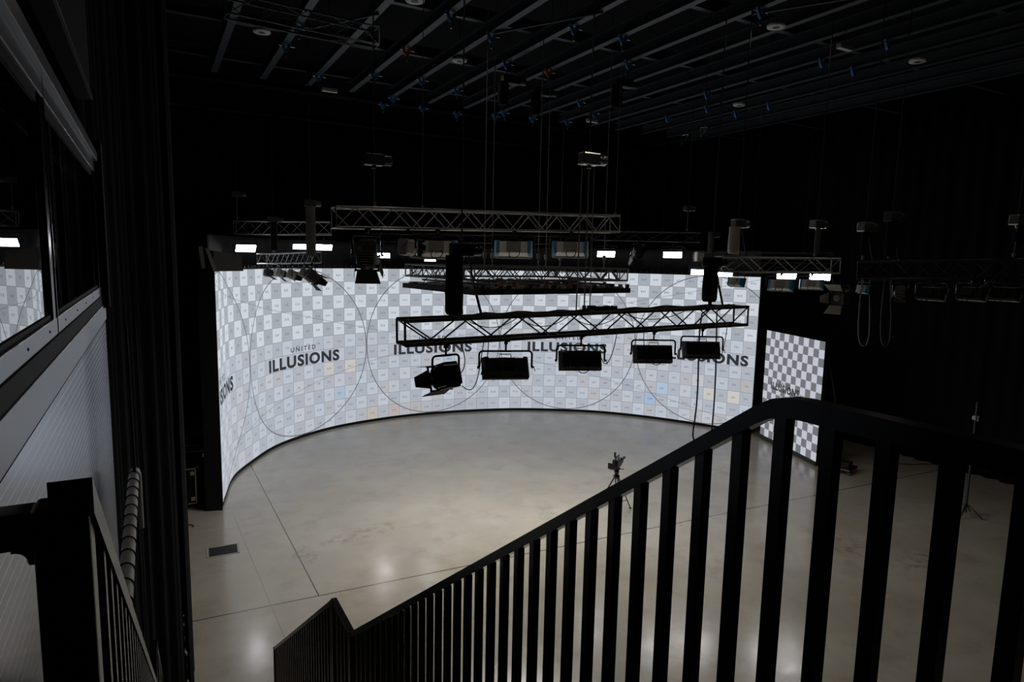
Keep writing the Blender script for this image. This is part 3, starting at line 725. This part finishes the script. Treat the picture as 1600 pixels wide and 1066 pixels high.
lit_lamp(1051, 396, (QT0, QT1), 28, 40, 'glowing soft light alone above the right half of the curved screen', 0)
lit_lamp(1091, 424, (ST0, ST1), 22, 30, 'glowing soft light left of the black chain bag at right', 6)
lit_lamp(1131, 426, (ST0, ST1), 26, 34, 'glowing soft light just right of the black chain bag at right', 0)
lit_lamp(1229, 429, (ST0, ST1), 28, 34, 'glowing soft light seen through the middle of the right grey truss', 4)
lit_lamp(1281, 431, (ST0, ST1), 29, 34, 'glowing soft light seen through the right end of the right grey truss', 4)
lit_lamp(672, 405, (PT0, PT1), 17, 66, 'thin glowing soft light edge under the left blue-sided light', 0)
fresnel(under(QT0, QT1, 998, .30), R(-20), R(60), 'dark unlit spotlight tipped down between two glowing lights over the curved screen', s=1.15, m=BLACKM, doors=(4, 10, 20, 10))
jb_ = lerpx(ST0, ST1, 1086); bx = thing('light_back', 'small pale grey box at the left end of the dark far right truss', 'box', jb_+Vector((-.05, -.24, .0))); MB().bbox((0, 0, 0), (.30, .14, .30), .015).build('body', GREY, bx); MB().box((0, -.075, 0), (.2, .012, .2)).build('cover', HOUSE, bx)  # grey box standing in for the back of a light
# blue-sided lights under the right grey truss and dark fixtures further right
for px, pn, s_, nm in ((1152, -95, .62, 'blue-sided light hung in front of the right edge of the curved screen'), (1222, -70, .80, 'blue-sided light below the middle of the right grey truss'), (1270, -62, .72, 'blue-sided light below the right end of the right grey truss')):
    softlight(under(RT0, RT1, px, .30), R(pn), R(15), nm, 'blue', s=s_)
fresnel(under(DT0, DT1, 1338, .31)-RIGHT*.28, R(95), R(8), 'spotlight with flared pale barn doors at the left end of the dark right truss', s=.85, doors=(45, 20, 45, 20), m=DARKG, dm=GREY)
softlight(under(DT0, DT1, 1352, .31), R(-120), R(10), 'blue lit-edged lamp under the corner of the dark right truss', 'blue', s=.55)
for px, kind, pn, nm in ((1410, 'f', -60, 'dark spotlight third from the left under the dark right truss'), (1458, 's', -100, 'dark panel lamp with its lit edge painted pale, midway along the dark right truss'), (1522, 's', -105, 'dark panel lamp right of midway along the dark right truss'), (1542, 'f', -40, 'small round spotlight low under the dark right truss'), (1572, 's', -95, 'dark panel lamp near the right edge of the view')):
    if kind == 'f': fresnel(under(DT0, DT1, px, .31), R(pn), R(20), nm, s=.6, doors=(8, 15, 8, 15))
    else: softlight(under(DT0, DT1, px, .31), R(pn), R(14), nm, 'rim', s=.78)

# ------------------------------------------------------------------ chain hoists
def top(a, b, px, sec):
    t = (b-a).normalized(); n = Vector((-t.y, t.x, 0)).normalized()
    if n.dot(a) > 0: n = -n
    q = lerpx(a+n*sec/2, b+n*sec/2, px); return Vector((q.x, q.y, q.z+sec/2+.017))
def hoist(pos, h, ztop, label, bag=None, m=BLACK, bagm=None, straps=True, motor=True, side=-.09, twin=.0):
    """pos: point on the truss; motor h above it; chain to ztop"""
    root = thing('chain_hoist', label, 'hoist', pos); ztop = 13.53 if abs((pos[0]-1.75)/1.26-round((pos[0]-1.75)/1.26)) > .09 else 11.489
    MB().tube((0, 0, 0), (0, 0, h), .010, 6).lathe((0, 0, .03), (0, 0, 1), [(.03, 0), (.03, .06)], 8).build('load_chain', CABLE if m is BLACK else CABLEG, root)
    if motor:
        MB().bbox((0, 0, h+.10), (.30, .16, .17), .02).lathe((.15, 0, h+.10), (1, 0, 0), [(.075, 0), (.075, .12), (.05, .13)], 14).lathe((0, 0, h-.03), (0, 0, 1), [(.03, 0), (.035, .05)], 10).build('motor', m, root)
        MB().tube((0, 0, h+.2), (0, 0, ztop-pos[2]), .011, 6).build('lifting_chain', CABLE, root)
    else: MB().tube((0, 0, h), (0, 0, ztop-pos[2]), .010, 6).build('lifting_chain', CABLE, root)
    if bag:
        w, l = bag
        MB().lathe((side, 0, h+.03-l), (0, 0, 1), [(w*.40, -.01), (w*.5, .03), (w*.52, l*.4), (w*.47, l*.8), (w*.5, l)], 16).build('chain_bag', bagm or CLOTH, root)
    if straps:
        MB().tube((.18, 0, h*.55), (.10, 0, h+.02), .012, 6).tube((.18, 0, h*.55), (.30, 0, 0), .018, 6).build('sling', CABLE, root)
    return root
ft = lambda px: lerpx(FT0, FT1, px)+Vector((0, 0, .165))
bt = lambda px: lerpx(BT0, BT1, px)+Vector((0, 0, .165))
hoist(ft(720), .76, 11.4, 'black chain hoist with long black bag on the left half of the long black truss', (.23, .75), straps=True, side=-.10)
hoist(ft(1108), .62, 11.4, 'black chain hoist with a black bag at the right end of the long black truss', (.24, .56), straps=True, side=-.02)
h1 = hoist(ft(912), 2.05, 11.4, 'grey chain hoist far above the middle of the long black truss on paired chains', None, CHROME, straps=False)
MB().tube((-.12, 0, 2.05), (-.14, 0, 0), .009, 6).tube((.09, 0, 2.05), (.10, 0, 0), .009, 6).build('leg_chain', CABLEG, h1)
hoist(bt(585), .62, 11.4, 'chain hoist above the left end of the grey truss', None, DARKG, straps=False)
for px, nm in ((660, 'plain steel hanger wire at the left half of the grey truss'), (963, 'plain steel hanger wire at the right end of the grey truss')):
    q = bt(px); w = thing('hanger_wire', nm, 'wire', q); MB().tube((0, 0, 0), (0, 0, 13.53-q.z), .006, 6).build('wire', CABLEG, w); MB().bbox((0, 0, .02), (.05, .05, .05), .006).build('shackle', CHROME, w)
hoist(top(LT0, LT1, 492, .29), 1.15, 11.4, 'chain hoist with a tall black bag above the right of the short left truss', (.26, 1.3), DARKG, CLOTHG, straps=False, side=.0)
hoist(top(LT0, LT1, 428, .29), .85, 11.4, 'chain hoist with a black bag above the left of the short left truss', (.2, .8), DARKG, CLOTH, straps=False, side=.02)
hoist(top(FL0, FL1, 371, .40), .70, 11.4, 'chain hoist highest at far left above the dim truss', None, DARKG, straps=False)
hoist(top(RT0, RT1, 1150, .30), .55, 11.4, 'chain hoist with a pale grey bag above the left of the right grey truss', (.22, .52), CHROME, GREY, straps=True, side=-.10)
hoist(top(RT0, RT1, 1272, .30), .58, 13.5, 'chain hoist with a slim bag above the right of the right grey truss', (.11, .5), CHROME, CLOTHG, straps=False, side=.04)
hoist(top(DT0, DT1, 1347, .31), .50, 11.4, 'chain hoist above the left corner of the dark right truss', (.13, .42), CHROME, CLOTH, straps=True, side=.0)
hoist(top(DT0, DT1, 1387, .31), .66, 11.4, 'chain hoist with a black bag above the dark right truss, second from its corner', (.18, .6), DARKG, CLOTH, straps=True, side=.02)
hoist(top(DT0, DT1, 1582, .31), .52, 11.4, 'chain hoist above the dark right truss near the right edge of the view', (.14, .3), CHROME, CLOTH, straps=False, side=.06)
hoist(top(QT0, QT1, 1073, .30), .62, 13.53, 'small chain hoist above the lone glowing light at right', None, DARKG, straps=False)
hoist(top(ST0, ST1, 1112, .30), .42, 13.53, 'small chain hoist behind the black chain bag at right', (.16, .5), DARKG, CLOTHG, straps=False)

# ------------------------------------------------------------------ suspended ceiling screen
PZ = 5.86
c0 = at_z(740, 460, PZ); c1 = at_z(625, 448, PZ); c2 = at_z(985, 456.5, PZ)
ex = (c2-c0); ey = (c1-c0); ey = Vector((0, 1, 0))*ey.length
cs = thing('ceiling_screen', 'flat overhead screen panel hung level above the stage with cabling on its back', 'video screen', c0, math.atan2(ex.y, ex.x))
W, D = ex.length, ey.length*1.0
pm = MB().box((W/2, D/2, .055), (W, D, .07))
for yy in (.01, D-.01): pm.box((W/2, yy, .005), (W, .02, .05))
for xx in (.01, W-.01): pm.box((xx, D/2, .005), (.02, D, .05))
pm.build('panel', BLACKM, cs)
MB().box((W/2, D/2, .014), (W-.05, D-.05, .008)).build('screen_face', mat('overhead screen face', (.02, .02, .02), .6, 0, .2, (.66, .64, .60), OVERHEAD_GAIN, noise=.02), cs)
NX, NY = 9, 7; mods = MB()
for i in range(NX):
    for j in range(NY):
        mods.bbox((W*(i+.5)/NX, D*(j+.5)/NY, .105), (W/NX*.55, D/NY*.5, .04), .006)
mods.build('module_box', GREY, cs)['kind'] = 'stuff'
for i in range(4):
    MB().box((W*(i+.5)/4, D/2, .17), (.05, D, .05)).build('carrier_bar', DARKG, cs)
random.seed(3)
for i in range(9):
    x, y = random.uniform(.2, W-.2), random.uniform(.06, D*.4); MB().bbox((x, y, .17), (.07, .05, .09), .008).build('connector', RED if i % 3 else ORANGE, cs)
for i in range(22):
    x, y = W*(i+.5)/22+random.uniform(-.05, .05), .05+.03*random.random(); MB().bbox((x, y, .135), (.10, .05, .05+.05*random.random()), .008).build('edge_latch', (CHROME, DARKG, GREY)[i % 3], cs)
for i in range(16):
    x, y = random.uniform(.1, W-.5), random.uniform(.05, D-.2); MB().path(bez((x, y, .12), (x+.1, y+.05, .30), (x+.3, y-.05, .30), (x+.42, y+.1, .12), 8), .012, 6).build('cable_loop', CABLE if i % 3 else ORANGE, cs)
ct_a = cs.matrix_world
Mw = Matrix.Translation(c0) @ Matrix.Rotation(math.atan2(ex.y, ex.x), 4, 'Z')
def cw(x, y, z): return Mw @ Vector((x, y, z))
fr_spec = [((.0, .25, .40), (W, .25, .40), 'near side truss of the frame on the overhead screen panel'), ((.0, D-.3, .40), (W, D-.3, .40), 'far side truss of the frame on the overhead screen panel'),
           ((.15, .45, .40), (.15, D-.50, .40), 'left side truss of the frame on the overhead screen panel'), ((W-.15, .45, .40), (W-.15, D-.50, .40), 'right side truss of the frame on the overhead screen panel')]
for a, b, nm in fr_spec: truss(cw(*a), cw(*b), .27, TRUSSM, nm, pitch=.29, r=.022, rb=.011)
for px, kx, ky in ((757, .22, .25), (769, .22, .7), (841, .60, .25), (853, .60, .7), (875, .66, .9), (944, .93, .25)):
    q = cw(W*kx, D*ky, .50); k_ = at_d(px, 400, (q-Vector((0, 0, EYE))).dot(FWD)); k_.z = q.z
    nm = {757: 'hanging chain with hook, leftmost over the overhead screen panel', 769: 'hanging chain with hook, second from left over the overhead screen panel', 841: 'hanging chain with hook, third from left over the overhead screen panel', 853: 'hanging chain with hook, fourth from left over the overhead screen panel', 875: 'thin hanging wire between the hooked chains and the right blue-sided light', 944: 'hanging chain at the right end of the overhead screen panel'}[px]
    w = thing('hanging_chain', nm, 'chain', k_)
    MB().tube((0, 0, .36), (0, 0, 13.53-k_.z), .011 if px != 875 else .006, 6).build('chain', CABLEG, w)
    MB().bbox((0, 0, .28), (.07, .06, .13), .012).tube((0, 0, .22), (0, 0, .1), .014, 8).build('hook_block', GREY, w)
    MB().tube((0, 0, .1), (-.10, 0, -.16), .009, 6).tube((0, 0, .1), (.10, 0, -.16), .009, 6).build('sling', GREY, w)

# ------------------------------------------------------------------ cables
def cable(pts, label, r=.008, m=CABLE, name='cable', cat='cable', group=None): return tag(MB().path(pts, r, 7).build(name, m), label, cat, group)
a = ft(1100)
cable([lerpx(FT0, FT1, 1097)+Vector((0, -.15, .188)), lerpx(FT0, FT1, 1097)+Vector((0, -.19, .17))]+bez(at_d(1097, 490, 10.3), at_d(1087, 540, 10.6), at_d(1096, 600, 10.6), at_d(1083, 672, 10.6), 14)+bez(at_d(1083, 672, 10.6), at_d(1081, 688, 10.6), at_d(1086, 690, 10.6), at_d(1090, 690, 10.6), 5)[1:], 'black cable dangling left of the end soft light down past the screen foot', .013)
cable([lerpx(FT0, FT1, 1120)+Vector((0, -.15, .188)), lerpx(FT0, FT1, 1120)+Vector((0, -.19, .17))]+bez(at_d(1120, 486, 10.45), at_d(1119, 560, 10.7), at_d(1118, 620, 10.7), at_d(1112, 672, 10.7), 14), 'black cable dangling right of the end soft light', .012)
for i, (x0, x1, dr, lab) in enumerate(((720, 800, .12, 'slack cable along the left of the long black truss'), (800, 880, .14, 'slack cable looping under the top chord left of middle of the long black truss'), (880, 960, .16, 'slack cable looping under the top chord at middle of the long black truss'), (960, 1060, .12, 'slack cable looping under the top chord right of middle of the long black truss'))):
    p, q = lerpx(FT0, FT1, x0)+Vector((0, -.16, .14)), lerpx(FT0, FT1, x1)+Vector((0, -.16, .14)); cable(sag(p, q, dr), lab, .006)
# cables laid on top of the front truss
cable([lerpx(FT0, FT1, px)+Vector((.0, .05*math.sin(px*.05), .185+.012*math.sin(px*.11))) for px in range(700, 1150, 10)], 'black cable lying along the top of the long black truss', .014)
bx = thing('power_box', 'small black distribution box lying on top of the long black truss', 'box', lerpx(FT0, FT1, 940)+Vector((0, 0, .172)))
MB().bbox((0, 0, .035), (.42, .2, .07), .01).build('body', BLACK, bx); MB().box((-.1, -.105, .035), (.06, .012, .03)).box((.05, -.105, .035), (.06, .012, .03)).build('socket', DARKG, bx)
def feed(px, x1, lab, amp=.25):
    p = lerpx(FT0, FT1, px)+Vector((0, -.1, -.14)); q = at_d(*x1, (p-Vector((0, 0, EYE))).dot(FWD)); cable(bez(p, p-Vector((amp*.3, 0, .3)), q+Vector((amp, 0, -.25)), q, 14), lab, .0065)
feed(752, (722, 603), 'cable loop from the long black truss down to the barn-door spotlight')
feed(758, (755, 575), 'cable drooping between the spotlight and the first soft light on the long black truss', -.1)
feed(958, (940, 560), 'cable drooping right of the middle soft light on the long black truss', .1)
feed(1000, (1012, 560), 'cable drooping to the third soft light on the long black truss', .0)
feed(1130, (1122, 555), 'cable drooping to the end soft light on the long black truss', .05)
for px, lab in ((1352, 'pale cable loop hanging low under the corner of the dark right truss'), (1386, 'dim cable loop hanging under the dark right truss, right of the pale loop')):
    d_ = 11.6; w = 8 if px < 1370 else 7; m_ = CABLEG if px < 1370 else RUBBER
    cable(bez(at_d(px-w+4, 434, d_), at_d(px-w-6, 520, d_), at_d(px-w-4, 541, d_), at_d(px-2, 541, d_), 10)+bez(at_d(px-2, 541, d_), at_d(px+w, 541, d_), at_d(px+w, 515, d_), at_d(px+w-1, 434, d_), 10)[1:], lab, .013, m_)

# ------------------------------------------------------------------ ceiling steel
BZ = 11.5; beams = []
NB = 15
for k in range(NB):
    x = 1.75+1.26*k; b = MB(); L0, L1 = -3.8, 20.2
    b.box((0, (L0+L1)/2, .0), (.16, L1-L0, .018)).box((0, (L0+L1)/2, .13), (.012, L1-L0, .25)).box((0, (L0+L1)/2, .26), (.16, L1-L0, .018))
    o = b.build('ceiling_beam', STEEL); o.location = (x, 0, BZ); beams.append(x)
    tag(o, 'dark steel ceiling beam running to the back, %s from the left wall' % ORD[k], 'beam', 'ceiling beams')
for k in range(7):
    y = 1.2+3.1*k; o = MB().box((0, 0, 0), (24, .14, .02)).box((0, 0, .12), (24, .012, .24)).box((0, 0, .24), (24, .14, .02)).build('cross_beam', STEEL); o.location = (10.8, y, BZ+.285)
    tag(o, 'dark steel cross beam over the ceiling beams, %s from the viewer' % ORD[k], 'beam', 'ceiling cross beams')
dk = 0
for (ka, ya, kb, yb) in ((2, 12.2, 3, 10.0), (4, 13.2, 5, 11.0), (5, 8.8, 6, 7.0), (7, 9.5, 8, 7.4), (1, 15.5, 2, 13.5)):
    tag(MB().tube((beams[ka], ya, BZ-.04), (beams[kb], yb, BZ-.04), .03, 8).build('diagonal_brace', STEEL), 'dark diagonal strut bridging the %s and %s ceiling beams' % (ORD[ka], ORD[kb]), 'strut', 'ceiling struts')
rows_ = {}
clampx = [(695, 30), (756, 62), (885, 50), (962, 66), (848, 118), (438, 78), (490, 125), (573, 122), (648, 130), (703, 145), (970, 104), (777, 104), (702, 181), (762, 185), (780, 180), (815, 188), (872, 193), (893, 163), (915, 180), (1096, 152), (1090, 172), (1029, 188), (590, 168), (605, 158), (643, 172), (1175, 23), (1272, 101), (1325, 115), (1375, 72), (1138, 180), (1190, 168), (458, 48), (625, 84), (850, 118)]
cl_list = []
for (px, py) in clampx:
    q = at_z(px, py, 11.33); kx = min(range(NB), key=lambda i: abs(beams[i]-q.x)); cl_list.append((kx, q.y, (px, py)))
cnt = {}
for kx, y, pxy in sorted(cl_list):
    org = pxy in ((625, 84), (850, 118))
    if pxy == (848, 118): continue
    cnt[kx] = cnt.get(kx, 0)+1
    lab = ('orange-red beam clamp on the %s ceiling beam' % ORD[kx]) if org else 'blue beam clamp on the %s ceiling beam, %s from the viewer along it' % (ORD[kx], ORD[cnt[kx]-1])
    c = thing('beam_clamp', lab, 'clamp', (beams[kx], y, BZ), 0, 'beam clamps'); m_ = ORANGE if org else BLUEC
    for sx in (-1, 1): MB().plate([(sx*.10, 0, .04), (sx*.13, 0, .0), (sx*.06, 0, -.16), (0, 0, -.22), (0, 0, -.14), (sx*.05, 0, -.02)], .05).build('jaw', m_, c)
    MB().tube((-.16, 0, -.06), (.20, 0, -.06), .014, 8).build('screw', CHROME, c); MB().lathe((0, 0, -.32), (0, 0, 1), [(.02, 0), (.03, .05), (.02, .12)], 8).build('eye', CHROME, c)
def disc_lamp(d_, watts=9):
    l = bpy.data.lights.new('downlight', 'AREA'); l.shape = 'DISK'; l.size = .34; l.energy = watts; l.color = (1.0, .90, .76); l.spread = R(150)
    lo = bpy.data.objects.new('downlight', l); C.objects.link(lo); lo.location = (0, 0, -.02); lo.parent = d_
for (x, y), lab in (((2.7, 5.6), 'added out-of-view downlight over the stair side, nearest the viewer'), ((8.0, 5.2), 'added out-of-view downlight above the middle of the long black truss'), ((13.3, 4.6), 'added out-of-view downlight above the dark right truss')):  # downlights added out of view, continuing the ceiling discs, to light the fixture backs
    d_ = thing('ceiling_disc', lab, 'ceiling fitting', (x, y, 11.4)); MB().lathe((0, 0, 0), (0, 0, 1), [(.09, 0), (.18, .0), (.19, .03), (.18, .06)], 24).build('rim', WHITEP, d_); MB().tube((0, 0, .05), (0, 0, 2.13), .012, 6).build('stem', STEEL, d_); disc_lamp(d_)
for (px, py), lab in (((409, 51), 'pale round ceiling disc at upper left'), ((648, 2), 'pale round ceiling disc cut by the top edge left of middle'), ((718, 96), 'pale round ceiling disc near the middle of the ceiling'), ((1213, 43), 'brightest pale round ceiling disc right of middle'), ((1434, 97), 'pale round ceiling disc at far right'), ((1155, 165), 'small pale round ceiling disc low at right of middle')):
    q = at_z(px, py, 11.40); d_ = thing('ceiling_disc', lab, 'ceiling fitting', q); MB().lathe((0, 0, 0), (0, 0, 1), [(.09, 0), (.18, .0), (.19, .03), (.18, .06)], 24).build('rim', WHITEP, d_); MB().lathe((0, 0, -.006), (0, 0, 1), [(.07, 0), (.08, .02)], 16).build('centre', DARKG, d_); MB().tube((0, 0, .05), (0, 0, 13.53-q.z), .012, 6).build('stem', STEEL, d_); disc_lamp(d_)
for (px, py), lab in (((515, 141), 'small pale emergency light box left of middle under the ceiling'), ((1320, 74), 'small pale emergency light box at upper right under the ceiling'), ((925, 189), 'small pale emergency light box near the far end of the ceiling')):
    q = at_z(px, py, 11.1); t_ = thing('light_box', lab, 'ceiling fitting', q, R(0)); MB().bbox((0, 0, 0), (.42, .12, .10), .015).build('body', WHITEP, t_); MB().tube((0, 0, .04), (0, 0, 13.5-q.z), .010, 6).build('stem', STEEL, t_)
# motors parked on the ceiling beams
for (px, py), lab in (((768, 120), 'dark hoist motor with hanging bag under the ceiling, left of middle'), ((855, 145), 'dark hoist motor parked under the ceiling near the middle'), ((972, 130), 'dark hoist motor parked under the ceiling right of middle')):
    q = at_z(px, py, 11.0); q.x = min(beams, key=lambda b_: abs(b_-q.x)); t_ = thing('chain_hoist', lab, 'hoist', q); MB().bbox((0, 0, 0), (.5, .2, .2), .03).lathe((.22, 0, 0), (1, 0, 0), [(.09, 0), (.09, .2), (.06, .22)], 14).build('motor', DARKG, t_)
    MB().lathe((-.2, 0, -.62), (0, 0, 1), [(.10, 0), (.14, .1), (.13, .55)], 14).build('chain_bag', CLOTH, t_); MB().tube((0, 0, .1), (0, 0, .489), .015, 6).build('hook', CHROME, t_)
for (px, py), lab in (((1070, 218), 'small bright triangular bracket, left of the pair high behind the right trusses'), ((1100, 206), 'small bright triangular bracket, right of the pair high behind the right trusses')):
    q = at_d(px, py, 16.5); t_ = thing('bracket', lab, 'bracket', q, R(-30))
    MB().tube((-.09, 0, .1), (.09, 0, .12), .008, 6).tube((.09, 0, .12), (-.07, 0, -.12), .008, 6).tube((-.09, 0, .1), (-.08, 0, -.12), .008, 6).build('frame', CHROME, t_); MB().tube((0, 0, .1), (0, 0, 13.5-q.z), .006, 6).build('wire', CABLE, t_)

# ------------------------------------------------------------------ things on the floor
# film camera on a tripod
tc = at_z(961, 800, 0)
tr = thing('tripod', 'black tripod with spread legs holding the film camera on the concrete stage', 'tripod', tc, R(20)); tr.scale = (.85, .85, .85)
for a in (100, 218, 340):
    d2 = Vector((math.cos(R(a)), math.sin(R(a)), 0))
    lg = MB(); 
    for o_ in (-.035, .035):
        s_ = Vector((-d2.y, d2.x, 0))*o_; lg.tube(d2*.06+s_+Vector((0, 0, 1.12)), d2*.36+s_+Vector((0, 0, .52)), .016, 8)
    lg.tube(d2*.30+Vector((0, 0, .62)), d2*.60+Vector((0, 0, .03)), .018, 8)
    l_ = lg.build('leg', BLACK, tr); MB().lathe(tuple(d2*.60), (0, 0, 1), [(.035, 0), (.035, .03), (.02, .05)], 10).build('foot', RUBBER, l_)
    MB().tube(d2*.02+Vector((0, 0, .30)), d2*.45+Vector((0, 0, .30)), .012, 6).build('spreader_arm', DARKG, tr)
MB().lathe((0, 0, 1.08), (0, 0, 1), [(.07, 0), (.10, .04), (.10, .09), (.06, .13), (.06, .17)], 16).build('crown', BLACK, tr)
MB().lathe((0, 0, 1.23), (0, 0, 1), [(.055, 0), (.075, .03), (.075, .12), (.05, .14)], 16).bbox((0, 0, 1.40), (.10, .22, .05), .01).build('fluid_head', BLACK, tr)
MB().tube((.05, .05, 1.36), (.60, .12, 1.20), .012, 8).lathe((.46, .10, 1.242), (.95, .12, -.28), [(.017, 0), (.017, .16)], 8).build('pan_handle', BLACK, tr)
fc = thing('film_camera', 'black film camera with viewfinder and matte box mounted on the tripod', 'camera', tc+Vector((0, 0, 1.427*.85)), R(120))
MB().bbox((0, 0, .13), (.16, .30, .20), .015).bbox((0, -.20, .13), (.12, .10, .16), .01).build('body', BLACK, fc)
MB().lathe((0, .15, .13), (0, 1, 0), [(.05, 0), (.055, .02), (.05, .12), (.06, .16)], 16).build('lens', BLACK, fc)
MB().frustum((0, .30, .13), (.12, .10), (0, .38, .13), (.20, .16)).build('matte_box', BLACKM, fc)
MB().tube((0, -.1, .23), (0, -.1, .30), .012, 8).tube((0, .1, .23), (0, .1, .30), .012, 8).tube((0, -.14, .30), (0, .16, .30), .016, 8).build('top_handle', BLACK, fc)
MB().tube((-.08, .05, .22), (-.16, .12, .27), .014, 8).bbox((-.16, .0, .28), (.06, .22, .06), .01).build('viewfinder', BLACK, fc)
MB().bbox((.02, .12, .37), (.05, .05, .13), .01).build('monitor', BLACK, fc)
MB().bbox((0, -.30, .13), (.10, .09, .13), .01).build('battery', DARKG, fc)
MB().tube((.04, .05, .01), (.04, .36, .01), .008, 6).tube((-.04, .05, .01), (-.04, .36, .01), .008, 6).box((0, 0, .012), (.11, .26, .022)).build('base_plate', DARKG, fc)
# floor grille
g4 = [at_z(*p, 0) for p in ((322, 858), (374, 850), (372, 863), (326, 872))]
gc = sum(g4, Vector())/4
gr = thing('floor_grille', 'dark slotted metal grille set into the concrete floor at left', 'grille', (gc.x, gc.y, 0), R(-3))
GW, GD = .62, .50; f_ = MB()
for yy in (-GD/2, GD/2): f_.box((0, yy, .004), (GW+.04, .03, .012))
for xx in (-GW/2, GW/2): f_.box((xx, 0, .004), (.04, GD, .012))
f_.build('frame', GREY, gr); sl = MB()
for i in range(15): sl.box((-GW/2+.035+i*(GW-.07)/14, 0, .004), (.014, GD-.03, .012))
sl.build('slats', DARKG, gr); MB().box((0, 0, .002), (GW, GD, .002)).build('pit', BLACKM, gr)
# flight cases behind the curtain
def flight_case(pos, w, d, h, rz, label):
    c = thing('flight_case', label, 'case', pos, rz); body_ = MB().box((0, 0, .12+h/2), (w, d, h)).build('body', CASE, c)
    e = MB()
    for sx in (-1, 1):
        for sy in (-1, 1): e.box((sx*w/2, sy*d/2, .12+h/2), (.028, .028, h))
        for zz in (.12, .12+h): e.box((sx*w/2, 0, zz), (.028, d, .028))
    for sy in (-1, 1):
        for zz in (.12, .12+h): e.box((0, sy*d/2, zz), (w, .028, .028))
    e.build('edging', HOUSE, c)
    for sx in (-1, 1):
        for zz in (.24, h): MB().bbox((sx*(w/2-.07), -d/2-.006, zz), (.10, .012, .11), .004).build('corner_plate', CHROME, body_)
        for sy in (-1, 1): MB().lathe((sx*(w/2-.08)-.02, sy*(d/2-.08), .056), (1, 0, 0), [(.056, 0), (.056, .04)], 12).build('castor', RUBBER, c)
    MB().bbox((w*.22, -d/2-.008, .12+h*.52), (.15, .014, .11), .004).build('handle_plate', CHROME, body_)
    return c
flight_case(at_z(262, 802, 0)+Vector((.12, .5, 0)), 1.15, .7, .92, R(-4), 'black flight case with grey edging, nearer of two behind the curtain')
flight_case(at_z(276, 782, 0)+Vector((.28, 1.0, 0)), 1.1, .7, .98, R(-4), 'black flight case, farther of two beside the screen end')
cable(bez(at_z(283, 795, .32), at_z(281, 806, .2), at_z(286, 814, .05), at_z(280, 818, .03), 10)+bez(at_z(280, 818, .02), at_z(290, 822, .02), at_z(305, 818, .02), at_z(302, 823, .02), 8)[1:], 'black cable trailing onto the floor beside the flight cases', .012)
cable(bez(at_z(282, 790, .46), at_z(284, 798, .4), at_z(280, 800, .2), at_z(282, 806, .02), 8), 'short orange cable tail hanging at the flight case foot', .02, ORANGE)
cp = at_d(270, 690, 19.2)
oc = thing('cable_coil', 'tangle of orange cables hanging above the flight cases', 'cable', cp)
for i in range(5):
    a = i*1.3; MB().path(bez((-.12+.06*i, 0, .1), (-.2+.1*i, 0, -.1-.05*(i % 2)), (.2-.08*i, 0, -.15), (.05*i, .02, .12-.04*i), 8), .014, 6).build('loop', ORANGE, oc)
MB().tube((.1, .02, .05), (.1, .02, 13.4-cp.z), .02, 8).build('hanging_bundle', CABLE, oc)
ccx = at_d(236, 300, 17.8); ccx.z = .05
tag(MB().path([ccx+Vector((.03*math.sin(i*1.3), 0, i*.45)) for i in range(20)], .03, 6).build('cable_bundle', RUBBER), 'dark vertical cable bundle hanging left of the curved screen', 'cable')
# small black clamps at the foot of the curved screen
for i, (px, py) in enumerate(((362, 748), (372, 735))):
    q = at_z(px, py, 0); t_ = thing('floor_clamp', ('small black clamp lying at the foot of the curved screen, nearer one', 'small black clamp lying at the foot of the curved screen, farther one')[i], 'clamp', q, R(40))
    MB().bbox((0, 0, .03), (.16, .07, .06), .01).build('body', BLACKM, t_); MB().tube((.0, 0, .05), (.13, .03, .09), .012, 6).build('lever', BLACKM, t_)
# low dolly beside the small screen
q = at_z(1322, 738, 0); dl = thing('dolly', 'low black wheeled dolly on the floor right of the checkered screen', 'dolly', q, R(15))
MB().bbox((0, 0, .15), (.75, .45, .06), .01).build('deck', BLACK, dl); MB().bbox((-.08, 0, .28), (.38, .3, .2), .02).build('case', CASE, dl)
for sx in (-1, 1):
    for sy in (-1, 1): MB().lathe((sx*.3-.02, sy*.17, .06), (1, 0, 0), [(.06, 0), (.06, .04)], 12).build('castor', ORANGE if sx*sy < 0 and sx > 0 else RUBBER, dl)
# dim gear standing against the right curtain
q = at_d(1525, 652, 17.0); eq = thing('equipment_stand', 'dark equipment stand with two small pale fittings by the right curtain', 'stand', (q.x, q.y, 0), R(10))
MB().tube((0, 0, .1), (0, 0, q.z+.4), .03, 8).path([(-.4, 0, .02), (0, 0, .35), (.4, 0, .02)], .02, 6).path([(0, -.4, .02), (0, 0, .35), (0, .4, .02)], .02, 6).build('pole', DARKG, eq)
MB().bbox((-.12, 0, q.z), (.10, .08, .10), .01).build('fitting', WHITEP, eq); MB().bbox((.12, 0, q.z-.06), (.08, .08, .14), .01).build('fitting', WHITEP, eq)
cable(bez(at_z(1395, 720, .02), at_z(1420, 735, .02), at_z(1450, 715, .02), at_z(1490, 735, .02), 14), 'thin black cable lying on the floor beside the right curtain', .012)
